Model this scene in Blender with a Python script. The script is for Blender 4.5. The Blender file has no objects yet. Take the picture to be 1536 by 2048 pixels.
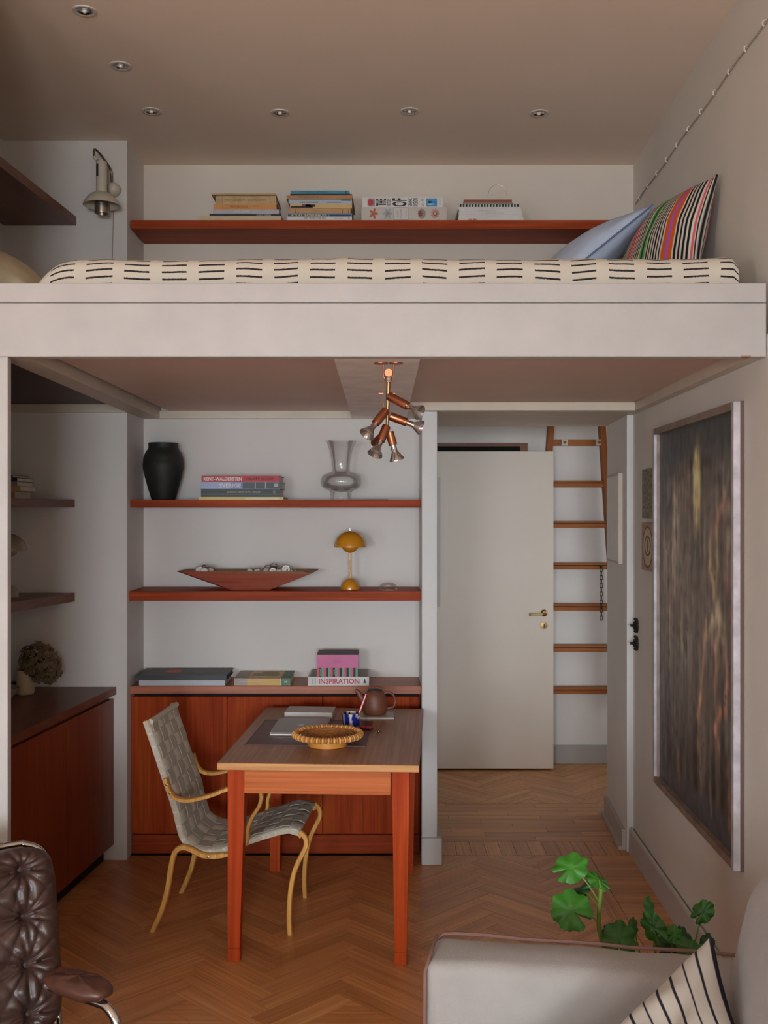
import bpy, bmesh, math, random
import numpy as np
from mathutils import Vector, Matrix, noise

random.seed(7)
scn = bpy.context.scene
COL = scn.collection
PI = math.pi
F = 2100.0            # focal length in pixels of a 1536 x 2048 frame
H = 1.66              # camera height

# ------------------------------------------------------------------ camera
cam = bpy.data.cameras.new('camera')
cam.sensor_fit = 'HORIZONTAL'
cam.sensor_width = 36.0
cam.lens = F / 1536.0 * 36.0
cam.clip_start = 0.05
camo = bpy.data.objects.new('camera', cam)
camo.location = (0, 0, H)
camo.rotation_euler = (PI / 2, 0, 0)
COL.objects.link(camo)
scn.camera = camo

# ------------------------------------------------------------------ world, daylight, exposure
w = bpy.data.worlds.new('sky'); scn.world = w; w.use_nodes = True
w.node_tree.nodes['Background'].inputs[0].default_value = (0.75, 0.8, 0.88, 1)
w.node_tree.nodes['Background'].inputs[1].default_value = 0.15

def area(name, loc, sx, sy, energy, color, rot, spread=PI):
    l = bpy.data.lights.new(name, 'AREA'); l.shape = 'RECTANGLE'
    l.size = sx; l.size_y = sy; l.energy = energy; l.color = color; l.spread = spread
    o = bpy.data.objects.new(name, l); o.location = loc; o.rotation_euler = rot
    COL.objects.link(o)
    return o
# daylight entering the windows of the front room: two in the rear wall behind the photographer, one in the left wall
RT = (math.radians(66), 0, 0); SPR = math.radians(115); DAY = (0.82, 0.925, 1.0)
area('daylight_rear_left', (-1.95, -4.92, 1.35), 1.3, 1.6, 112, DAY, RT, SPR)
area('daylight_rear_right', (0.2, -4.92, 1.35), 1.3, 1.6, 175, DAY, RT, SPR)
area('daylight_side', (-3.12, -1.2, 1.35), 1.2, 1.6, 72, DAY, (math.radians(78), 0, -PI / 2), math.radians(170))
area('hall_fill', (2.33, 6.35, 1.35), 0.7, 1.2, 4.8, DAY, (PI / 2, 0, PI / 2))  # fill light added at the unseen hall end to brighten door and hallway

vs = scn.view_settings
vs.view_transform = 'Standard'; vs.look = 'None'; vs.gamma = 1.0; vs.use_curve_mapping = False
vs.exposure = 0.0

# ------------------------------------------------------------------ helpers
def at(x, y, d):
    """point seen at pixel (x, y) standing d metres in front of the camera"""
    return Vector(((x - 768) * d / F, d, H - (y - 1024) * d / F))

def C(r, g, b):
    def f(v):
        v /= 255.0
        return v / 12.92 if v <= 0.04045 else ((v + 0.055) / 1.055) ** 2.4
    return (f(r), f(g), f(b), 1.0)

MATS = {}
def _new(name):
    m = bpy.data.materials.new(name); m.use_nodes = True
    nt = m.node_tree
    return m, nt, nt.nodes['Principled BSDF']

def _n(nt, t, **kw):
    n = nt.nodes.new(t)
    for k, v in kw.items():
        if k.startswith('_'):
            setattr(n, k[1:], v)
        else:
            n.inputs[k].default_value = v
    return n

def _ramp(nt, stops, interp='LINEAR'):
    r = nt.nodes.new('ShaderNodeValToRGB'); r.color_ramp.interpolation = interp
    e = r.color_ramp.elements
    e[0].position = stops[0][0]; e[0].color = stops[0][1]
    e[1].position = stops[-1][0]; e[1].color = stops[-1][1]
    for p, c in stops[1:-1]:
        q = e.new(p); q.color = c
    return r

def plain(name, col, rough=0.6, metal=0.0, var=0.06, vscale=8.0, bump=0.0, bscale=60.0, coat=0.0, sheen=0.0, spec=0.5):
    """solid paint, plastic, metal or cloth with a little tonal variation"""
    if name in MATS: return MATS[name]
    m, nt, b = _new(name)
    tc = _n(nt, 'ShaderNodeTexCoord')
    nz = _n(nt, 'ShaderNodeTexNoise', Scale=vscale, Detail=4.0)
    nt.links.new(tc.outputs['Object'], nz.inputs['Vector'])
    lo = tuple(max(0, c * (1 - var)) for c in col[:3]) + (1,)
    hi = tuple(min(1, c * (1 + var)) for c in col[:3]) + (1,)
    r = _ramp(nt, [(0.3, lo), (0.7, hi)])
    nt.links.new(nz.outputs['Fac'], r.inputs['Fac'])
    nt.links.new(r.outputs['Color'], b.inputs['Base Color'])
    b.inputs['Roughness'].default_value = rough
    b.inputs['Metallic'].default_value = metal
    b.inputs['Coat Weight'].default_value = coat
    b.inputs['Sheen Weight'].default_value = sheen
    b.inputs['Specular IOR Level'].default_value = spec
    if bump:
        n2 = _n(nt, 'ShaderNodeTexNoise', Scale=bscale, Detail=3.0)
        nt.links.new(tc.outputs['Object'], n2.inputs['Vector'])
        bp = _n(nt, 'ShaderNodeBump', Strength=bump, Distance=0.004)
        nt.links.new(n2.outputs['Fac'], bp.inputs['Height'])
        nt.links.new(bp.outputs['Normal'], b.inputs['Normal'])
    MATS[name] = m
    return m

def wood(name, c1, c2, axis='X', rough=0.4, scale=1.0, rnd=0.0, c3=None, coat=0.0, spec=0.5):
    """grain stretched along one axis of the object"""
    if name in MATS: return MATS[name]
    m, nt, b = _new(name)
    tc = _n(nt, 'ShaderNodeTexCoord')
    oi = _n(nt, 'ShaderNodeObjectInfo')
    add = _n(nt, 'ShaderNodeVectorMath', _operation='ADD')
    mul = _n(nt, 'ShaderNodeVectorMath', _operation='SCALE'); mul.inputs['Scale'].default_value = 37.0 if rnd else 0.0
    cmb = _n(nt, 'ShaderNodeCombineXYZ')
    for k in 'XYZ': nt.links.new(oi.outputs['Random'], cmb.inputs[k])
    nt.links.new(cmb.outputs[0], mul.inputs[0])
    nt.links.new(tc.outputs['Object'], add.inputs[0]); nt.links.new(mul.outputs[0], add.inputs[1])
    sc = {'X': (0.7, 9, 9), 'Y': (9, 0.7, 9), 'Z': (9, 9, 0.7)}[axis]
    sf = {'X': (2.0, 110, 110), 'Y': (110, 2.0, 110), 'Z': (110, 110, 2.0)}[axis]
    mp = _n(nt, 'ShaderNodeMapping'); mp.inputs['Scale'].default_value = [v * scale for v in sc]
    mf = _n(nt, 'ShaderNodeMapping'); mf.inputs['Scale'].default_value = [v * scale for v in sf]
    nt.links.new(add.outputs[0], mp.inputs['Vector']); nt.links.new(add.outputs[0], mf.inputs['Vector'])
    n1 = _n(nt, 'ShaderNodeTexNoise', Scale=1.6, Detail=6.0, Roughness=0.6, Distortion=0.6)
    n2 = _n(nt, 'ShaderNodeTexNoise', Scale=1.0, Detail=3.0)
    nt.links.new(mp.outputs[0], n1.inputs['Vector']); nt.links.new(mf.outputs[0], n2.inputs['Vector'])
    st = [(0.3, c1), (0.7, c2)] if c3 is None else [(0.25, c1), (0.5, c2), (0.75, c3)]
    r1 = _ramp(nt, st)
    nt.links.new(n1.outputs['Fac'], r1.inputs['Fac'])
    r2 = _ramp(nt, [(0.3, (0.72, 0.7, 0.68, 1)), (0.7, (1.08, 1.08, 1.08, 1))])
    nt.links.new(n2.outputs['Fac'], r2.inputs['Fac'])
    mx = _n(nt, 'ShaderNodeMix', _data_type='RGBA', _blend_type='MULTIPLY'); mx.inputs[0].default_value = 1.0
    nt.links.new(r1.outputs['Color'], mx.inputs[6]); nt.links.new(r2.outputs['Color'], mx.inputs[7])
    out = mx.outputs[2]
    if rnd:
        hs = _n(nt, 'ShaderNodeHueSaturation')
        mr = _n(nt, 'ShaderNodeMapRange'); mr.inputs['To Min'].default_value = 1 - rnd; mr.inputs['To Max'].default_value = 1 + rnd
        nt.links.new(oi.outputs['Random'], mr.inputs['Value'])
        nt.links.new(mr.outputs[0], hs.inputs['Value']); nt.links.new(out, hs.inputs['Color'])
        out = hs.outputs['Color']
    nt.links.new(out, b.inputs['Base Color'])
    b.inputs['Roughness'].default_value = rough
    b.inputs['Coat Weight'].default_value = coat
    b.inputs['Specular IOR Level'].default_value = spec
    bp = _n(nt, 'ShaderNodeBump', Strength=0.12, Distance=0.002)
    nt.links.new(n2.outputs['Fac'], bp.inputs['Height']); nt.links.new(bp.outputs['Normal'], b.inputs['Normal'])
    MATS[name] = m
    return m

def glass(name, col=(0.97, 0.98, 0.98, 1), rough=0.0, ior=1.46):
    if name in MATS: return MATS[name]
    m, nt, b = _new(name)
    b.inputs['Base Color'].default_value = col; b.inputs['Roughness'].default_value = rough
    b.inputs['Transmission Weight'].default_value = 1.0; b.inputs['IOR'].default_value = ior
    MATS[name] = m
    return m

def thinglass(name, tint=(0.988, 0.99, 0.988, 1), edge=0.84):
    """clear blown glass: see-through face on, reflective and slightly darker towards its outline"""
    if name in MATS: return MATS[name]
    m, nt, b = _new(name); nt.nodes.remove(b)
    out = [n for n in nt.nodes if n.type == 'OUTPUT_MATERIAL'][0]
    lw = _n(nt, 'ShaderNodeLayerWeight', Blend=0.35)
    tr = _n(nt, 'ShaderNodeBsdfTransparent'); gl = _n(nt, 'ShaderNodeBsdfGlossy', Roughness=0.03); mx = _n(nt, 'ShaderNodeMixShader')
    rp = _ramp(nt, [(0.0, tint), (0.6, tint), (1.0, tuple(c * edge for c in tint[:3]) + (1,))])
    nt.links.new(lw.outputs['Facing'], rp.inputs['Fac']); nt.links.new(rp.outputs['Color'], tr.inputs['Color'])
    mr = _n(nt, 'ShaderNodeMapRange'); mr.inputs['To Max'].default_value = 0.5
    nt.links.new(lw.outputs['Fresnel'], mr.inputs['Value'])
    nt.links.new(mr.outputs[0], mx.inputs[0]); nt.links.new(tr.outputs[0], mx.inputs[1]); nt.links.new(gl.outputs[0], mx.inputs[2])
    nt.links.new(mx.outputs[0], out.inputs['Surface'])
    MATS[name] = m
    return m

def vcol(name, rough=0.8, bump=0.15, bscale=400.0, spec=0.3):
    """printed or woven colours stored in the mesh's colour attribute"""
    if name in MATS: return MATS[name]
    m, nt, b = _new(name)
    a = _n(nt, 'ShaderNodeVertexColor'); a.layer_name = 'Col'
    nt.links.new(a.outputs['Color'], b.inputs['Base Color'])
    b.inputs['Roughness'].default_value = rough; b.inputs['Specular IOR Level'].default_value = spec
    tc = _n(nt, 'ShaderNodeTexCoord'); nz = _n(nt, 'ShaderNodeTexNoise', Scale=bscale, Detail=2.0)
    nt.links.new(tc.outputs['Object'], nz.inputs['Vector'])
    bp = _n(nt, 'ShaderNodeBump', Strength=bump, Distance=0.002)
    nt.links.new(nz.outputs['Fac'], bp.inputs['Height']); nt.links.new(bp.outputs['Normal'], b.inputs['Normal'])
    MATS[name] = m
    return m

def basis(o):
    m = o.matrix_basis.copy()
    while o.parent:
        o = o.parent; m = o.matrix_basis @ m
    return m

class G:
    """collects geometry for one mesh"""
    def __init__(s): s.v = []; s.f = []; s.smooth = []
    def add(s, vs, fs, sm=False, M=None):
        k = len(s.v)
        if M is not None: vs = [M @ Vector(p) for p in vs]
        s.v += [tuple(p) for p in vs]
        for f in fs: s.f.append(tuple(i + k for i in f)); s.smooth.append(sm)
        return s
    def box(s, x0, x1, y0, y1, z0, z1, bev=0.0, seg=2, M=None):
        if bev <= 0:
            vs = [(x, y, z) for x in (x0, x1) for y in (y0, y1) for z in (z0, z1)]
            return s.add(vs, [(0, 1, 3, 2), (4, 6, 7, 5), (0, 4, 5, 1), (2, 3, 7, 6), (0, 2, 6, 4), (1, 5, 7, 3)], False, M)
        bm = bmesh.new(); bmesh.ops.create_cube(bm, size=1)
        for q in bm.verts:
            q.co = ((x0 + x1) / 2 + q.co.x * (x1 - x0), (y0 + y1) / 2 + q.co.y * (y1 - y0), (z0 + z1) / 2 + q.co.z * (z1 - z0))
        bmesh.ops.bevel(bm, geom=bm.edges[:], offset=bev, segments=seg, affect='EDGES', profile=0.5)
        bm.verts.index_update()
        s.add([q.co.copy() for q in bm.verts], [tuple(q.index for q in f.verts) for f in bm.faces], seg > 2, M)
        bm.free(); return s
    def prism(s, poly, z0, z1, M=None, sm=False):
        n = len(poly)
        vs = [(p[0], p[1], z0) for p in poly] + [(p[0], p[1], z1) for p in poly]
        s.add(vs, [tuple(range(n - 1, -1, -1)), tuple(range(n, 2 * n))], False, M)
        return s.add(vs, [(i, (i + 1) % n, n + (i + 1) % n, n + i) for i in range(n)], sm, M)
    def tube(s, pts, r, n=8, caps=True, closed=False, M=None):
        pts = [Vector(p) for p in pts]; m = len(pts)
        rs = r if isinstance(r, (list, tuple)) else [r] * m
        vs = []; ref = None
        for i, p in enumerate(pts):
            if closed: t = pts[(i + 1) % m] - pts[i - 1]
            else: t = pts[min(i + 1, m - 1)] - pts[max(i - 1, 0)]
            t.normalize()
            if ref is None:
                ref = Vector((0, 0, 1)) if abs(t.z) < 0.9 else Vector((1, 0, 0))
            a = (ref - t * ref.dot(t)).normalized(); bb = t.cross(a); ref = a
            for k in range(n):
                q = 2 * PI * k / n
                vs.append(p + (a * math.cos(q) + bb * math.sin(q)) * rs[i])
        fs = []
        for i in range(m if closed else m - 1):
            j = (i + 1) % m
            for k in range(n):
                fs.append((i * n + k, i * n + (k + 1) % n, j * n + (k + 1) % n, j * n + k))
        s.add(vs, fs, True, M)
        if caps and not closed:
            s.add(vs[:n], [tuple(range(n - 1, -1, -1))], False, M); s.add(vs[-n:], [tuple(range(n))], False, M)
        return s
    def lathe(s, prof, n=32, c=(0, 0, 0), M=None, sm=True, caps=True):
        vs = []; fs = []
        for r, z in prof:
            for k in range(n):
                q = 2 * PI * k / n
                vs.append((c[0] + r * math.cos(q), c[1] + r * math.sin(q), c[2] + z))
        for i in range(len(prof) - 1):
            for k in range(n):
                fs.append((i * n + k, i * n + (k + 1) % n, (i + 1) * n + (k + 1) % n, (i + 1) * n + k))
        s.add(vs, fs, sm, M)
        if caps and prof[0][0] > 1e-4: s.add(vs[:n], [tuple(range(n - 1, -1, -1))], False, M)
        if caps and prof[-1][0] > 1e-4: s.add(vs[-n:], [tuple(range(n))], False, M)
        return s
    def sweep(s, pts, sec, side, M=None, sm=True):
        """sec: list of (a, b) with a across the curve in its plane and b along the fixed side vector"""
        pts = [Vector(p) for p in pts]; side = Vector(side).normalized(); m = len(pts); n = len(sec); vs = []
        for i, p in enumerate(pts):
            t = (pts[min(i + 1, m - 1)] - pts[max(i - 1, 0)]).normalized()
            nn = side.cross(t).normalized()
            sc = sec[i] if isinstance(sec[0], list) else sec
            n = len(sc)
            for a, b in sc: vs.append(p + nn * a + side * b)
        fs = [(i * n + k, i * n + (k + 1) % n, (i + 1) * n + (k + 1) % n, (i + 1) * n + k) for i in range(m - 1) for k in range(n)]
        s.add(vs, fs, sm, M)
        s.add(vs[:n], [tuple(range(n - 1, -1, -1))], False, M); s.add(vs[-n:], [tuple(range(n))], False, M)
        return s
    def sphere(s, c, r, n=20, m=12, sz=1.0, M=None):
        prof = [(max(1e-5, r * math.sin(PI * i / m)), -r * sz * math.cos(PI * i / m)) for i in range(m + 1)]
        return s.lathe(prof, n, c, M)
    def obj(s, name, mat, parent=None, world=False, colors=None):
        vs = s.v
        if parent is not None and world:
            I = basis(parent).inverted(); vs = [I @ Vector(p) for p in vs]
        me = bpy.data.meshes.new(name); me.from_pydata([tuple(p) for p in vs], [], s.f)
        bm = bmesh.new(); bm.from_mesh(me)
        bmesh.ops.remove_doubles(bm, verts=bm.verts, dist=1e-6) if colors is None else None
        bmesh.ops.recalc_face_normals(bm, faces=bm.faces)
        bm.to_mesh(me); bm.free()
        if len(me.polygons) == len(s.smooth): me.polygons.foreach_set('use_smooth', s.smooth)
        elif any(s.smooth): me.polygons.foreach_set('use_smooth', [True] * len(me.polygons))
        if any(s.smooth): me.set_sharp_from_angle(angle=math.radians(50))
        if colors is not None:
            ca = me.color_attributes.new('Col', 'FLOAT_COLOR', 'POINT')
            ca.data.foreach_set('color', np.asarray(colors, dtype=np.float32).ravel())
        me.materials.append(mat)
        o = bpy.data.objects.new(name, me); COL.objects.link(o); o.parent = parent
        return o

def thing(name, label, cat, loc=(0, 0, 0), rz=0.0, group=None):
    o = bpy.data.objects.new(name, None); o.empty_display_size = 0.05
    o.location = loc; o.rotation_euler = (0, 0, rz); COL.objects.link(o)
    o['label'] = label; o['category'] = cat
    if group: o['group'] = group
    return o
def tag(o, label, cat, group=None):
    o['label'] = label; o['category'] = cat
    if group: o['group'] = group
    return o
def struct(o, label=None, cat=None):
    o['kind'] = 'structure'
    if label: o['label'] = label
    if cat: o['category'] = cat
    return o
def copy_tree(o, parent=None):
    c = o.copy(); COL.objects.link(c); c.parent = parent
    for ch in list(o.children): copy_tree(ch, c)
    return c
def frame_to(p0, p1):
    """matrix that takes local +Z to the direction p0 -> p1, origin at p0"""
    p0 = Vector(p0); d = (Vector(p1) - p0).normalized()
    return Matrix.Translation(p0) @ d.to_track_quat('Z', 'Y').to_matrix().to_4x4()
def smooth_path(pts, k=4):
    P = [Vector(p) for p in pts]; out = []
    for i in range(len(P) - 1):
        a = P[max(i - 1, 0)]; b = P[i]; c = P[i + 1]; d = P[min(i + 2, len(P) - 1)]
        for j in range(k):
            t = j / k
            out.append(0.5 * ((2 * b) + (c - a) * t + (2 * a - 5 * b + 4 * c - d) * t * t + (3 * b - a - 3 * c + d) * t ** 3))
    out.append(P[-1]); return out

def lettering(text, parent, cx, cz, wdt, hgt, mat, y, rot=0.0, name='lettering', flat=False, bold=0.0):
    """text printed on the -Y face (or lying on the top face when flat) of a part, in the parent's coordinates"""
    cu = bpy.data.curves.new(name, 'FONT'); cu.body = text; cu.size = 1.0; cu.offset = bold
    cu.resolution_u = 2
    to = bpy.data.objects.new(name, cu)
    me = bpy.data.meshes.new_from_object(to)
    bpy.data.objects.remove(to)
    P = np.array([v.co[:] for v in me.vertices]); 
    lo = P.min(0); hi = P.max(0)
    sx = wdt / (hi[0] - lo[0]); sy = hgt / (hi[1] - lo[1])
    cr, sr = math.cos(rot), math.sin(rot)
    for v in me.vertices:
        a = (v.co.x - (lo[0] + hi[0]) / 2) * sx; b = (v.co.y - (lo[1] + hi[1]) / 2) * sy
        a, b = a * cr - b * sr, a * sr + b * cr
        v.co = (cx + a, cz + b, y) if flat else (cx + a, y, cz + b)
    me.materials.clear(); me.materials.append(mat)
    o = bpy.data.objects.new(name, me); COL.objects.link(o); o.parent = parent
    return o

def cushion(name, mat, corners, thick, parent=None, nu=24, nv=24, colfun=None, puff=0.45, pinch=0.05, wr=0.006, seed=0, edge=0.004):
    """soft cushion between four corners (a, b, c, d in order), bulging on both faces"""
    a, b, c, d = [Vector(p) for p in corners]
    nrm = (b - a).cross(d - a).normalized(); vs = []; cols = []
    ctr = (a + b + c + d) / 4
    for side in (1, -1):
        for i in range(nu + 1):
            for j in range(nv + 1):
                u = i / nu; v = j / nv
                pu = pinch * math.sin(PI * u); pv = pinch * math.sin(PI * v)
                uu = u + (0.5 - u) * pv * 0.0; vv = v
                p = (a * (1 - u) + b * u) * (1 - v) + (d * (1 - u) + c * u) * v
                # edges pull in between the corners
                p += (ctr - p) * (pinch * (math.sin(PI * u) * (abs(2 * v - 1) ** 3) + math.sin(PI * v) * (abs(2 * u - 1) ** 3)))
                hgt = (max(0, math.sin(PI * u)) ** puff) * (max(0, math.sin(PI * v)) ** puff)
                q = noise.noise(Vector((u * 4 + seed, v * 4, side * 3.1))) * wr * hgt * 2
                vs.append(p + nrm * side * (thick / 2 * hgt + q * 1.0 + edge * (1 - hgt)))
                if colfun: cols.append(colfun(u, v))
    N = (nu + 1) * (nv + 1); fs = []
    for s_ in (0, 1):
        for i in range(nu):
            for j in range(nv):
                k = s_ * N + i * (nv + 1) + j
                f = (k, k + nv + 1, k + nv + 2, k + 1)
                fs.append(f if s_ == 0 else f[::-1])
    ring = [i * (nv + 1) for i in range(nu + 1)] + [nu * (nv + 1) + j for j in range(1, nv + 1)] + [i * (nv + 1) + nv for i in range(nu - 1, -1, -1)] + [j for j in range(nv - 1, 0, -1)]
    for i in range(len(ring)):
        p, q = ring[i], ring[(i + 1) % len(ring)]
        fs.append((p, q, q + N, p + N))
    g = G(); g.add(vs, fs, True)
    return g.obj(name, mat, parent, world=True, colors=cols if colfun else None)

# ------------------------------------------------------------------ materials
M_wall = plain('painted_plaster', C(216, 210, 205), 0.75, var=0.025, vscale=2.5, bump=0.06, bscale=30)
M_ceil = plain('ceiling_paint', C(236, 217, 199), 0.8, var=0.03, vscale=1.5, bump=0.05, bscale=20)
M_rwall = plain('right_wall_paint', C(220, 213, 203), 0.6, var=0.04, vscale=3, bump=0.06, bscale=25)
M_panel = plain('loft_panel_paint', C(220, 190, 172), 0.55, var=0.03, vscale=2)
M_white = plain('white_gloss_paint', C(178, 172, 168), 0.45, var=0.05, vscale=7, bump=0.12, bscale=45)
M_part = plain('partition_paint', C(208, 204, 201), 0.5, var=0.02, vscale=4)
M_loft_warm = plain('loft_wall_warm_light', C(216, 203, 189), 0.75, var=0.02, vscale=2.5)  # white loft wall, warm tint of the light put into its colour
M_strip = plain('cream_strip_paint', C(204, 190, 172), 0.5, var=0.05, vscale=6)
M_hall = plain('hall_wall_paint', C(234, 228, 222), 0.7, var=0.03, vscale=3)
M_doorp = plain('door_paint', C(230, 214, 198), 0.4, var=0.02, vscale=2)
M_skirt = plain('skirting_paint', C(186, 178, 170), 0.45, var=0.03, vscale=5)
M_dark = plain('dark_gap', C(16, 11, 9), 0.9)
CH1, CH2, CH3 = C(138, 46, 14), C(162, 62, 20), C(184, 84, 32)
M_chX = wood('cherry_along_x', C(136, 50, 20), C(158, 64, 28), 'X', 0.5, c3=C(178, 82, 38), spec=.1)
M_chY = wood('cherry_along_y', CH1, CH2, 'Y', 0.45, c3=CH3, spec=.3)
M_chZ = wood('cherry_along_z', CH1, CH2, 'Z', 0.5, c3=CH3, spec=.08)
M_dkX = wood('dark_cherry_top', C(158, 84, 54), C(180, 104, 68), 'X', 0.45)
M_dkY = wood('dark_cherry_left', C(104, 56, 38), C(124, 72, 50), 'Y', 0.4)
M_dkZ = wood('dark_cherry_doors', C(116, 48, 22), C(146, 68, 34), 'Z', 0.4)
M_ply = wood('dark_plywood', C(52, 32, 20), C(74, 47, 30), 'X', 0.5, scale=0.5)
M_oak = wood('oak_parquet', C(188, 124, 74), C(210, 146, 92), 'X', 0.36, rnd=0.14, c3=C(224, 166, 110))
M_beech = wood('beech', C(214, 152, 76), C(232, 174, 94), 'Z', 0.45, spec=.3)
M_pine = wood('ladder_pine', C(156, 90, 44), C(180, 110, 58), 'X', 0.5, spec=.2)
M_pineZ = wood('ladder_pine_upright', C(150, 84, 38), C(174, 102, 48), 'Z', 0.5, spec=.2)
M_chrome = plain('chrome', C(200, 198, 196), 0.12, 1.0, var=0.01)
M_brass = plain('aged_brass', C(176, 140, 96), 0.3, 1.0, var=0.05)
M_copper = plain('copper', C(176, 112, 80), 0.38, 1.0, var=0.06)
M_steel = plain('brushed_steel', C(168, 160, 152), 0.3, 1.0)
M_black = plain('black_iron', C(26, 22, 21), 0.5)
M_paper = plain('page_paper', C(214, 204, 190), 0.85, var=0.08, vscale=40)

# ------------------------------------------------------------------ the room shell
CZ = 3.43
def wbox(name, *a, mat=M_wall, label=None, cat='wall', bev=0):
    return struct(G().box(*a, bev=bev).obj(name, mat), label, cat)

wbox('wall_back', -1.30, 0.215, 5.357, 5.5, 0, 2.30, label='white back wall of the shelved niche behind the desk')
wbox('wall_loft_back', -1.30, 1.36, 5.357, 5.5, 2.30, CZ + .05, mat=M_loft_warm, label='white back wall of the loft above the long shelf')
wbox('wall_pier', -2.0, -1.226, 5.01, 5.5, 0, CZ + .05, label='pale wall pier left of the niche')
wbox('wall_partition', 0.178, 0.251, 4.95, 5.80, 0, 2.134, mat=M_part, label='narrow white partition between niche and hallway', bev=0.003)
wbox('trim_partition_base', 0.176, 0.273, 4.93, 4.975, 0, 0.127, mat=M_part, label='white plinth block at the foot of the partition', cat='trim', bev=0.006)
wbox('baseboard_partition', 0.252, 0.268, 4.976, 5.80, 0, 0.125, mat=M_white, label='white skirting on the hallway side of the partition', cat='baseboard', bev=0.004)
wbox('wall_header', 0.10, 1.36, 4.965, 5.82, 2.1342, 2.30, mat=M_strip, label='cream lintel above the hallway opening')

def slant(name, x0, y0, x1, y1, th, z0, z1, mat, label, cat='wall'):
    return struct(G().prism([(x0, y0), (x1, y1), (x1 + th, y1), (x0 + th, y0)], z0, z1).obj(name, mat), label, cat)
slant('wall_left', -1.814, 5.02, -1.98, 3.26, -0.1, 0, CZ + .05, M_wall, 'shaded white wall at the left of the alcove')
wbox('wall_alcove_left', -3.2, -1.26, 3.20, 3.30, 0, CZ + .05, label='white wall beside the loft opening')
slant('wall_jamb', 1.187, 5.15, 1.229, 5.78, 0.14, 0, 2.134, M_hall, 'right jamb of the hallway opening')
wbox('trim_jamb', 1.186, 1.225, 5.128, 5.152, 0, 2.134, mat=M_part, label='white edge trim right of the hallway opening', cat='trim', bev=0.003)
# right wall, stepping back a little above the loft
RX = lambda y: 1.222 + 0.0266 * (y - 5.28)
RXU = lambda y: 1.273 - 0.0293 * (5.357 - y)
def rwall():
    vs = []; ys = (-5.1, 5.15, 5.45)
    for y in ys:
        vs += [(RX(y), y, 0), (RX(y), y, 2.2), (RXU(y), y, 2.24), (RXU(y), y, CZ + .05), (RXU(y) + .15, y, CZ + .05), (RXU(y) + .15, y, 0)]
    fs = [tuple(range(6)), tuple(range(17, 11, -1))]
    for i in (0, 1):
        fs += [(6 * i + k, 6 * i + (k + 1) % 6, 6 * i + 6 + (k + 1) % 6, 6 * i + 6 + k) for k in range(6)]
    return G().add(vs, fs)
struct(rwall().obj('wall_right', M_rwall), 'greyish white right wall with the tall painting', 'wall')
# skirting with a rounded lip on the right wall
sk = [(0, 0), (0, 0.105), (0.006, 0.118), (0.012, 0.122), (0.018, 0.118), (0.022, 0.108), (0.024, 0.0)]
pp = [(RX(y), y, 0) for y in (-5.0, 5.126)]
g = G(); vs = []
for p in pp: vs += [(p[0] - a, p[1], z) for a, z in sk]
n = len(sk); g.add(vs, [tuple(range(n)), tuple(range(2 * n - 1, n - 1, -1))] + [(k, (k + 1) % n, n + (k + 1) % n, n + k) for k in range(n)])
struct(g.obj('baseboard_right', M_skirt), 'beige skirting board along the right wall', 'baseboard')
g = G(); g.prism([(1.187, 5.16), (1.229, 5.78), (1.211, 5.78), (1.169, 5.16)], 0, 0.10); g.prism([(1.169, 5.16), (1.211, 5.78), (1.194, 5.78), (1.150, 5.16)], 0, 0.016)
struct(g.obj('baseboard_jamb', M_skirt), 'chipped skirting along the right jamb', 'baseboard')

# ceiling
wbox('ceiling', -3.3, 1.45, -5.2, 5.5, CZ, CZ + 0.1, mat=M_ceil, label='beige grey painted ceiling with recessed spotlights', cat='ceiling')
# room behind the photographer
g = G(); g.box(-3.3, -3.2, -5.2, 3.3, 0, .5); g.box(-3.3, -3.2, -5.2, 3.3, 2.2, CZ + .05); g.box(-3.3, -3.2, -5.2, -1.85, .5, 2.2); g.box(-3.3, -3.2, -.55, 3.3, .5, 2.2)
struct(g.obj('wall_room_left', M_wall), 'left wall of the front room with a window', 'wall')
wn = thing('window_3', 'casement window in the left wall of the front room', 'window', (-3.25, -1.2, .5), PI / 2); wn['kind'] = 'structure'
g = G()
for q in (-.65, -.025, .6): g.box(q, q + .05, -.03, .03, 0, 1.7)
for q in (0, .8, 1.65): g.box(-.65, .65, -.03, .03, q, q + .05)
g.obj('window_frame', M_white, wn)
for qx in (-.6, .025):
    for qz in (.05, .85): G().box(qx, qx + .575, -.004, .004, qz, qz + (.75 if qz < .5 else .8)).obj('pane', glass('window_glass'), wn)
def rear():
    g = G(); x0, x1 = -3.3, 1.45
    wins = [(-2.6, -1.3), (-0.45, 0.85)]
    g.box(x0, x1, -5.2, -5.0, 0, 0.5); g.box(x0, x1, -5.2, -5.0, 2.2, CZ)
    xs = [x0, -2.6, -1.3, -0.45, 0.85, x1]
    for a, b in ((xs[0], xs[1]), (xs[2], xs[3]), (xs[4], xs[5])): g.box(a, b, -5.2, -5.0, 0.5, 2.2)
    return g
struct(rear().obj('wall_rear', M_wall), 'window wall behind the photographer', 'wall')
for i, (a, b) in enumerate(((-2.6, -1.3), (-0.45, 0.85))):
    wn = thing('window_%d' % (i + 1), 'tall casement window in the rear wall', 'window', ((a + b) / 2, -5.1, 0.5)); wn['kind'] = 'structure'
    g = G(); hw = (b - a) / 2
    for q in (-hw, -0.025, hw - 0.05): g.box(q, q + 0.05, -0.03, 0.03, 0, 1.7)
    for q in (0, 0.8, 1.65): g.box(-hw, hw, -0.03, 0.03, q, q + 0.05)
    g.obj('window_frame', M_white, wn)
    for qx in (-hw + 0.05, 0.025):
        for qz in (0.05, 0.85): G().box(qx, qx + hw - 0.075, -0.004, 0.004, qz, qz + (0.75 if qz < 0.5 else 0.8)).obj('pane', glass('window_glass'), wn)

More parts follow.
